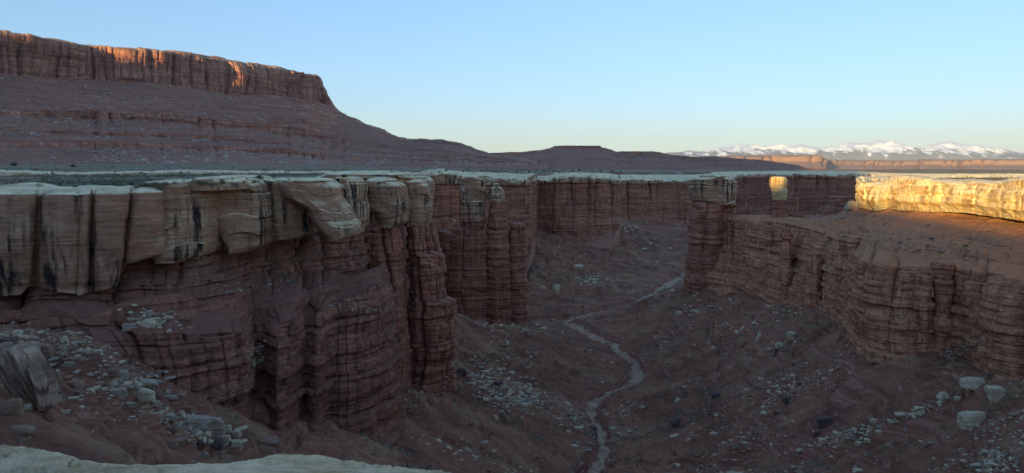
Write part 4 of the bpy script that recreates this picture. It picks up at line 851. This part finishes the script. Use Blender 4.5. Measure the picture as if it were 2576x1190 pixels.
ok = (sd > 8) & (np.abs(np.arctan2(X[:, 0], X[:, 1])) < 0.66) & (TV[:, 1] > 50) & (TV[:, 1] < 640) & (dwall > 3.2)
cand = TV[np.flatnonzero(ok)]
den = fbm(cand[:, 0] / 22, cand[:, 1] / 22, 4.4, 4) + 0.25 * fbm(cand[:, 0] / 80, cand[:, 1] / 80, 1.1, 2)
pr = np.clip(den + 0.12, 0.015, None) ** 2.6; pr /= pr.sum()
pick = RS.choice(len(cand), 14000, replace=False, p=pr); pp = cand[pick]
sz = np.clip(RS.lognormal(-1.5, 0.6, len(pp)), 0.08, 1.1) * np.interp(pp[:, 1], [60, 160, 400], [0.55, 1.0, 1.7])
sel = RS.rand(len(pp)) < 0.5
stuff('rubble', scatter_mesh('rubble', pp[sel], sz[sel], 1), B_pale)
stuff('rubble', scatter_mesh('rubble', pp[~sel], sz[~sel] * 1.1, 2), B_brown)
bed = np.flatnonzero((dwall > 0.2) & (dwall < 3.6) & (TV[:, 1] < 420)); bp = TV[RS.choice(bed, 900, replace=False)]
stuff('rubble', scatter_mesh('rubble', bp, RS.lognormal(-1.6, 0.5, len(bp)) * np.interp(bp[:, 1], [140, 300], [0.9, 1.5]), 3), B_grey)
def blob(u, v, ru, rv, n, smin, smax, mats, seed, ang=0.0):
    rs = np.random.RandomState(seed); P_, S_ = [], []
    for k in range(n):
        t = rs.normal(size=2) * 0.5
        du, dv = t[0] * ru, t[1] * rv
        uu_, vv_ = u + du * math.cos(ang) - dv * math.sin(ang), v + du * math.sin(ang) + dv * math.cos(ang)
        loc, nrm, nm = hit(uu_, vv_)
        if loc is None: continue
        P_.append(loc); S_.append(rs.uniform(smin, smax) ** 1.0 * (0.4 + 0.9 * rs.rand() ** 2.5) * loc[1] / F)
    P_ = np.array(P_); S_ = np.array(S_)
    pk = rs.rand(len(P_))
    for i, c in enumerate(mats):
        q = (pk >= i / len(mats)) & (pk < (i + 1) / len(mats))
        if q.any(): stuff('rubble', scatter_mesh('rubble', P_[q], S_[q], seed + i), BM[c])
blob(1255,975,110,52,420,3,9,'pgp',11,0.45); blob(1330,1010,40,25,80,3,8,'pg',12)
blob(340,960,130,60,160,5,14,'gb',13,0.3); blob(500,1090,120,40,160,5,14,'gbp',14,0.35); blob(120,900,100,50,110,6,15,'bg',15); blob(390,800,80,22,90,4,11,'pg',16,0.1)
blob(1575,572,26,26,90,1.5,4,'p',17,0.8); blob(1485,705,40,14,70,2,5,'pg',18); blob(1420,640,70,40,80,1.5,4,'pg',19,0.6)
blob(2120,1095,120,14,160,2,7,'pgp',20,-0.33); blob(2330,1028,110,9,130,3,9,'pbp',21,-0.37); blob(2420,880,70,16,120,3,7,'gb',22,-0.3); blob(1960,870,60,14,80,2,6,'pg',23,-0.3); blob(2510,1160,50,26,70,4,11,'gp',24)
blob(1990,1130,300,60,300,1.5,6,'pgb',25,-0.1); blob(1850,950,250,90,240,1.5,4,'pgb',26,-0.3); blob(2090,520,40,30,60,1.5,4,'pg',27); blob(700,720,160,30,140,2,6,'bg',28); blob(640,890,30,30,50,3,8,'pg',29); blob(1180,560,50,8,30,2,5,'p',30); blob(2250,600,200,30,160,1.5,5,'pgb',31,0.2); blob(900,770,80,20,70,2,6,'bg',32)
# fallen blocks on the talus of the big mesa
mo = [o for o in COL.objects if o.name.startswith('mesa')][0]
co = np.empty(len(mo.data.vertices) * 3, np.float32); mo.data.vertices.foreach_get('co', co); co = co.reshape(1300, 640, 3)
tj = RS.randint(0, 1300, 14000); ti = np.clip((RS.beta(1.3, 1.3, 14000) * 480).astype(int) + 140, 0, 639)
mp_ = co[tj, ti]
keep = fbm(mp_[:, 0] / 160, mp_[:, 1] / 160, mp_[:, 2] / 60, 3) + RS.rand(len(mp_)) * 0.6 > 0.38
mp_ = mp_[keep][:5200]
stuff('rubble', scatter_mesh('rubble', mp_, np.clip(RS.lognormal(0.75, 0.5, len(mp_)), 0.9, 8.0), 51), boulder_mat('talus_block', (0.30, 0.18, 0.13), (0.46, 0.31, 0.24), (0.60, 0.47, 0.38), 0.1))

# ------------------------------------------------------------------ shrubs and junipers
def leaf_mesh(name, n, seed, shape='dome', leaf=0.10, flat=1.0):
    """many small leaf faces spread through clumps of a crown one metre in radius"""
    rs = np.random.RandomState(seed)
    nc = 7 if n < 200 else 16
    c = rs.normal(size=(nc, 3)); c /= np.linalg.norm(c, axis=1)[:, None]; c[:, 2] = np.abs(c[:, 2]) * 0.9
    c *= rs.uniform(0.35, 0.75, (nc, 1)); cr = rs.uniform(0.22, 0.45, nc)
    k = rs.randint(0, nc, n)
    p = rs.normal(size=(n, 3)); p /= np.linalg.norm(p, axis=1)[:, None]
    p = c[k] + p * (cr[k] * rs.uniform(0.5, 1.0, n) ** 0.5)[:, None]
    p[:, 2] = np.abs(p[:, 2]) * flat
    a = rs.normal(size=(n, 3)); a /= np.linalg.norm(a, axis=1)[:, None]
    b = np.cross(a, rs.normal(size=(n, 3))); b /= np.linalg.norm(b, axis=1)[:, None]
    L = leaf * rs.uniform(0.6, 1.4, (n, 1))
    V = np.stack([p - a * L, p + b * L * 0.55, p + a * L, p - b * L * 0.55], 1).reshape(-1, 3)
    return mesh_np(name, V, np.arange(4 * n).reshape(-1, 4), False)
def leaf_mat(name, lo, hi):
    m = N(name); a = m.noise(m.pos, 2.5, 3)
    oi = m.t.nodes.new('ShaderNodeObjectInfo')
    col = m.mix(m.math('ADD', m.math('MULTIPLY', a, 0.7), m.math('MULTIPLY', oi.outputs['Random'], 0.3)), lo, hi)
    return m.out(col)
L_sage = leaf_mat('sage_leaves', (0.12, 0.12, 0.075), (0.27, 0.265, 0.17)); L_jun = leaf_mat('juniper_leaves', (0.035, 0.055, 0.018), (0.10, 0.13, 0.045)); L_dry = leaf_mat('dry_leaves', (0.22, 0.19, 0.10), (0.36, 0.31, 0.17))
m = N('bark'); M_bark = m.out(m.mix(m.noise(m.pos, 6.0, 4), (0.10, 0.07, 0.05), (0.22, 0.16, 0.12)))
def stem_mesh(name, n, seed, h=0.6, r=0.03):
    rs = np.random.RandomState(seed); V, Fc = [], []
    for k in range(n):
        a = rs.uniform(0, 6.28); t = rs.uniform(0.1, 0.55)
        e = np.array((math.cos(a) * t, math.sin(a) * t, h * rs.uniform(0.7, 1.1))); mid_ = e * 0.5 + np.array((0, 0, 0.06)); b0 = len(V)
        for q, rad in ((np.zeros(3), r), (mid_, r * 0.7), (e, r * 0.25)):
            for w_ in range(5): V.append(q + np.array((math.cos(w_ * 1.2566) * rad, math.sin(w_ * 1.2566) * rad, 0)))
        for lv in range(2):
            for w_ in range(5): Fc.append([b0 + lv * 5 + w_, b0 + lv * 5 + (w_ + 1) % 5, b0 + lv * 5 + 5 + (w_ + 1) % 5, b0 + lv * 5 + 5 + w_])
    me = mesh_np(name, np.array(V), np.array(Fc)); me.materials.append(M_bark); return me
def proto(n, seed, mat, leaf, flat):
    me = leaf_mesh('foliage', n, seed, leaf=leaf, flat=flat); me.materials.append(mat); return me
SH = [(proto(420, 60 + k, L_sage, 0.085, 0.75), stem_mesh('stems', 6, 70 + k)) for k in range(4)]
DR = [(proto(300, 80 + k, L_dry, 0.07, 0.6), stem_mesh('stems', 5, 90 + k)) for k in range(2)]
JN = [(proto(900, 40 + k, L_jun, 0.075, 1.15), stem_mesh('trunk', 4, 50 + k, 0.8, 0.07)) for k in range(3)]
def plant(u, v, w, kind, name, label, cat, group, k):
    loc, nrm, _ = hit(u, v)
    if loc is None: return
    R = 0.5 * w / F * loc[1]
    fm, sm = {'s': SH, 'd': DR, 'j': JN}[kind][k % len({'s': SH, 'd': DR, 'j': JN}[kind])]
    root = empty(name, tuple(loc - np.array((0, 0, 0.05))), label, cat, group)
    root.rotation_euler = (0, 0, k * 1.7); root.scale = (R * (0.85 + 0.1 * (k % 4)), R, R * (0.8 + 0.09 * (k % 5)))
    for nm, me in (('crown' if kind == 'j' else 'foliage', fm), ('trunk' if kind == 'j' else 'stems', sm)):
        o = bpy.data.objects.new(nm, me); COL.objects.link(o); o.parent = root
bpy.context.view_layer.update(); DG = bpy.context.evaluated_depsgraph_get()
plant(652, 449, 27, 'j', 'juniper_tree', 'round dark green juniper, the largest, standing on the left rim', 'tree', None, 0)
plant(866, 446, 20, 'j', 'juniper_tree', 'low spreading dark juniper on the rim above the leaning slab', 'tree', None, 1)
plant(35, 417, 20, 'j', 'juniper_tree', 'dark juniper out on the scrub plain at the far left', 'tree', None, 2)
plant(184, 420, 16, 'j', 'juniper_tree', 'dark juniper on the plain above the pale slickrock step', 'tree', None, 1)
for k, (u, v) in enumerate([(905,429),(985,431),(1010,430),(1122,428),(1165,431),(1172,428),(1210,430),(1225,427),(1240,430),(1262,428),(1300,430),(1312,427),(1330,431),(1350,428),(1368,430),(1392,429),(1405,431),(1420,428),(1440,430),(1458,428),(1470,431),(1490,429),(1512,430),(1540,431),(1275,432),(1190,433),(1105,432),(1380,433),(1430,433),(1560,432)]):
    plant(u, v + 1.5, 6 + 2.5 * hsh(k, 7), 'j', 'juniper_tree', 'tiny dark juniper among pale slickrock along the far rim', 'tree', 'junipers along the far rim', k)
GS = 'sagebrush on the left rim'
for k, (u, v, w) in enumerate([(262,462,22),(285,459,20),(303,464,26),(330,463,30),(345,468,24),(358,461,26),(372,466,32),(388,462,24),(402,468,26),(415,460,18),(440,457,16),(500,456,20),(515,459,24),(532,462,20),(560,452,16),(590,462,22),(612,456,12),(668,456,22),(680,460,16),(300,455,14),(240,458,16),(215,461,14),(190,466,14),(150,463,12),(560,457,18),(640,453,18)]):
    plant(u, v + 4, w * 1.25, 's', 'sagebrush', 'grey green sagebrush in the clumps along the left rim', 'shrub', GS, k)
rs = np.random.RandomState(12)
for k in range(44):
    plant(rs.uniform(0, 760), rs.uniform(446, 462), rs.uniform(5, 12), 's', 'sagebrush', 'small sagebrush dotted over the scrub flat behind the left rim', 'shrub', 'small sagebrush behind the left rim', k)
for k in range(70):
    u, v = rs.uniform(1380, 2576), rs.uniform(780, 1185)
    plant(u, v, rs.uniform(7, 15), 'd' if k % 3 else 's', 'desert_shrub', 'small scrubby bush on the red slopes beside the wash', 'shrub', 'scrub bushes on the canyon floor', k)
for k in range(26):
    u, v = rs.uniform(2180, 2560), rs.uniform(560, 650)
    plant(u, v, rs.uniform(8, 16), 's' if k % 2 else 'd', 'desert_shrub', 'small bush on the red bench below the sunlit ledge', 'shrub', 'scrub bushes on the bench', k)
for k, (u, v, w) in enumerate([(2252,724,20),(2270,730,18),(1590,915,14),(1470,880,14),(2275,708,14),(735,706,20),(720,700,16),(150,985,16),(90,1000,18),(1466,770,14),(1640,748,16),(1665,742,14),(1620,752,14),(1700,748,10),(2490,942,20),(2520,935,16)]):
    plant(u, v + 3, w, 's', 'desert_shrub', ['grey green bush on the ledge of the right cliff','','bush on the outer bank of the wash bend'][0] if k in (0, 1, 4) else 'grey green bush on a ledge or bank of the canyon', 'shrub', 'bushes on canyon ledges', k)

def scrub_mesh(name, pts, sizes, seed, nl=16):
    rs = np.random.RandomState(seed); n = len(pts)
    p = rs.normal(size=(n, nl, 3)) * np.array((0.5, 0.5, 0.32)); p[..., 2] = np.abs(p[..., 2])
    a = rs.normal(size=(n, nl, 3)); a /= np.linalg.norm(a, axis=2)[..., None]
    b = np.cross(a, rs.normal(size=(n, nl, 3))); b /= np.linalg.norm(b, axis=2)[..., None]
    V = np.stack([p - a * 0.3, p + b * 0.2, p + a * 0.3, p - b * 0.2], 2) * sizes[:, None, None, None] + pts[:, None, None, :]
    return mesh_np(name, V.reshape(-1, 3), np.arange(n * nl * 4).reshape(-1, 4), False)
den2 = fbm((0.87 * cand[:, 0] - 0.49 * cand[:, 1]) / 50, (0.49 * cand[:, 0] + 0.87 * cand[:, 1]) / 9, 14.4, 4)
pr2 = np.clip(den2 + 0.05, 0.01, None) ** 2; pr2 /= pr2.sum()
q_ = cand[RS.choice(len(cand), 5200, replace=False, p=pr2)]
zs = RS.lognormal(-0.75, 0.4, len(q_)) * np.interp(q_[:, 1], [60, 160, 400], [0.6, 0.8, 1.2])
stuff('scrub', scrub_mesh('scrub', q_[:3400], zs[:3400], 5), L_sage); stuff('scrub', scrub_mesh('scrub', q_[3400:], zs[3400:], 6), L_dry)
okp = (sd < -4) & (np.abs(np.arctan2(X[:, 0], X[:, 1])) < 0.66) & (TV[:, 1] > 95) & (TV[:, 1] < 1300)
cp_ = TV[np.flatnonzero(okp)]
dp = fbm(cp_[:, 0] / 30, cp_[:, 1] / 120, 2.4, 4) - 0.5 * sst(0.0, 200.0, cp_[:, 0]); prp = np.clip(dp + 0.15, 0.01, None) ** 2 * np.interp(cp_[:, 1], [95, 400, 1300], [1, 1.6, 1.2]); prp /= prp.sum()
q_ = cp_[RS.choice(len(cp_), 7000, replace=False, p=prp)]
stuff('scrub', scrub_mesh('scrub', q_, RS.lognormal(-0.7, 0.4, len(q_)) * np.interp(q_[:, 1], [95, 300, 1300], [0.7, 1.2, 2.6]), 7, 12), L_sage)
# ------------------------------------------------------------------ evening air
bm = bmesh.new(); bmesh.ops.create_cube(bm, size=1.0)
me = bpy.data.meshes.new('haze'); bm.to_mesh(me); bm.free()
m = bpy.data.materials.new('haze_air'); m.use_nodes = True; t_ = m.node_tree
for n_ in list(t_.nodes):
    if n_.type == 'BSDF_PRINCIPLED': t_.nodes.remove(n_)
pv_ = t_.nodes.new('ShaderNodeVolumePrincipled'); pv_.inputs['Color'].default_value = (0.80, 0.87, 1.0, 1); pv_.inputs['Density'].default_value = 1.3e-5; pv_.inputs['Anisotropy'].default_value = 0.0
t_.links.new(pv_.outputs[0], [n_ for n_ in t_.nodes if n_.type == 'OUTPUT_MATERIAL'][0].inputs['Volume'])
hz = bpy.data.objects.new('haze', me); COL.objects.link(hz); me.materials.append(m)
hz.scale = (60000, 50000, 1900); hz.location = (6000, 18000, 1900 / 2 - 90); hz['kind'] = 'stuff'
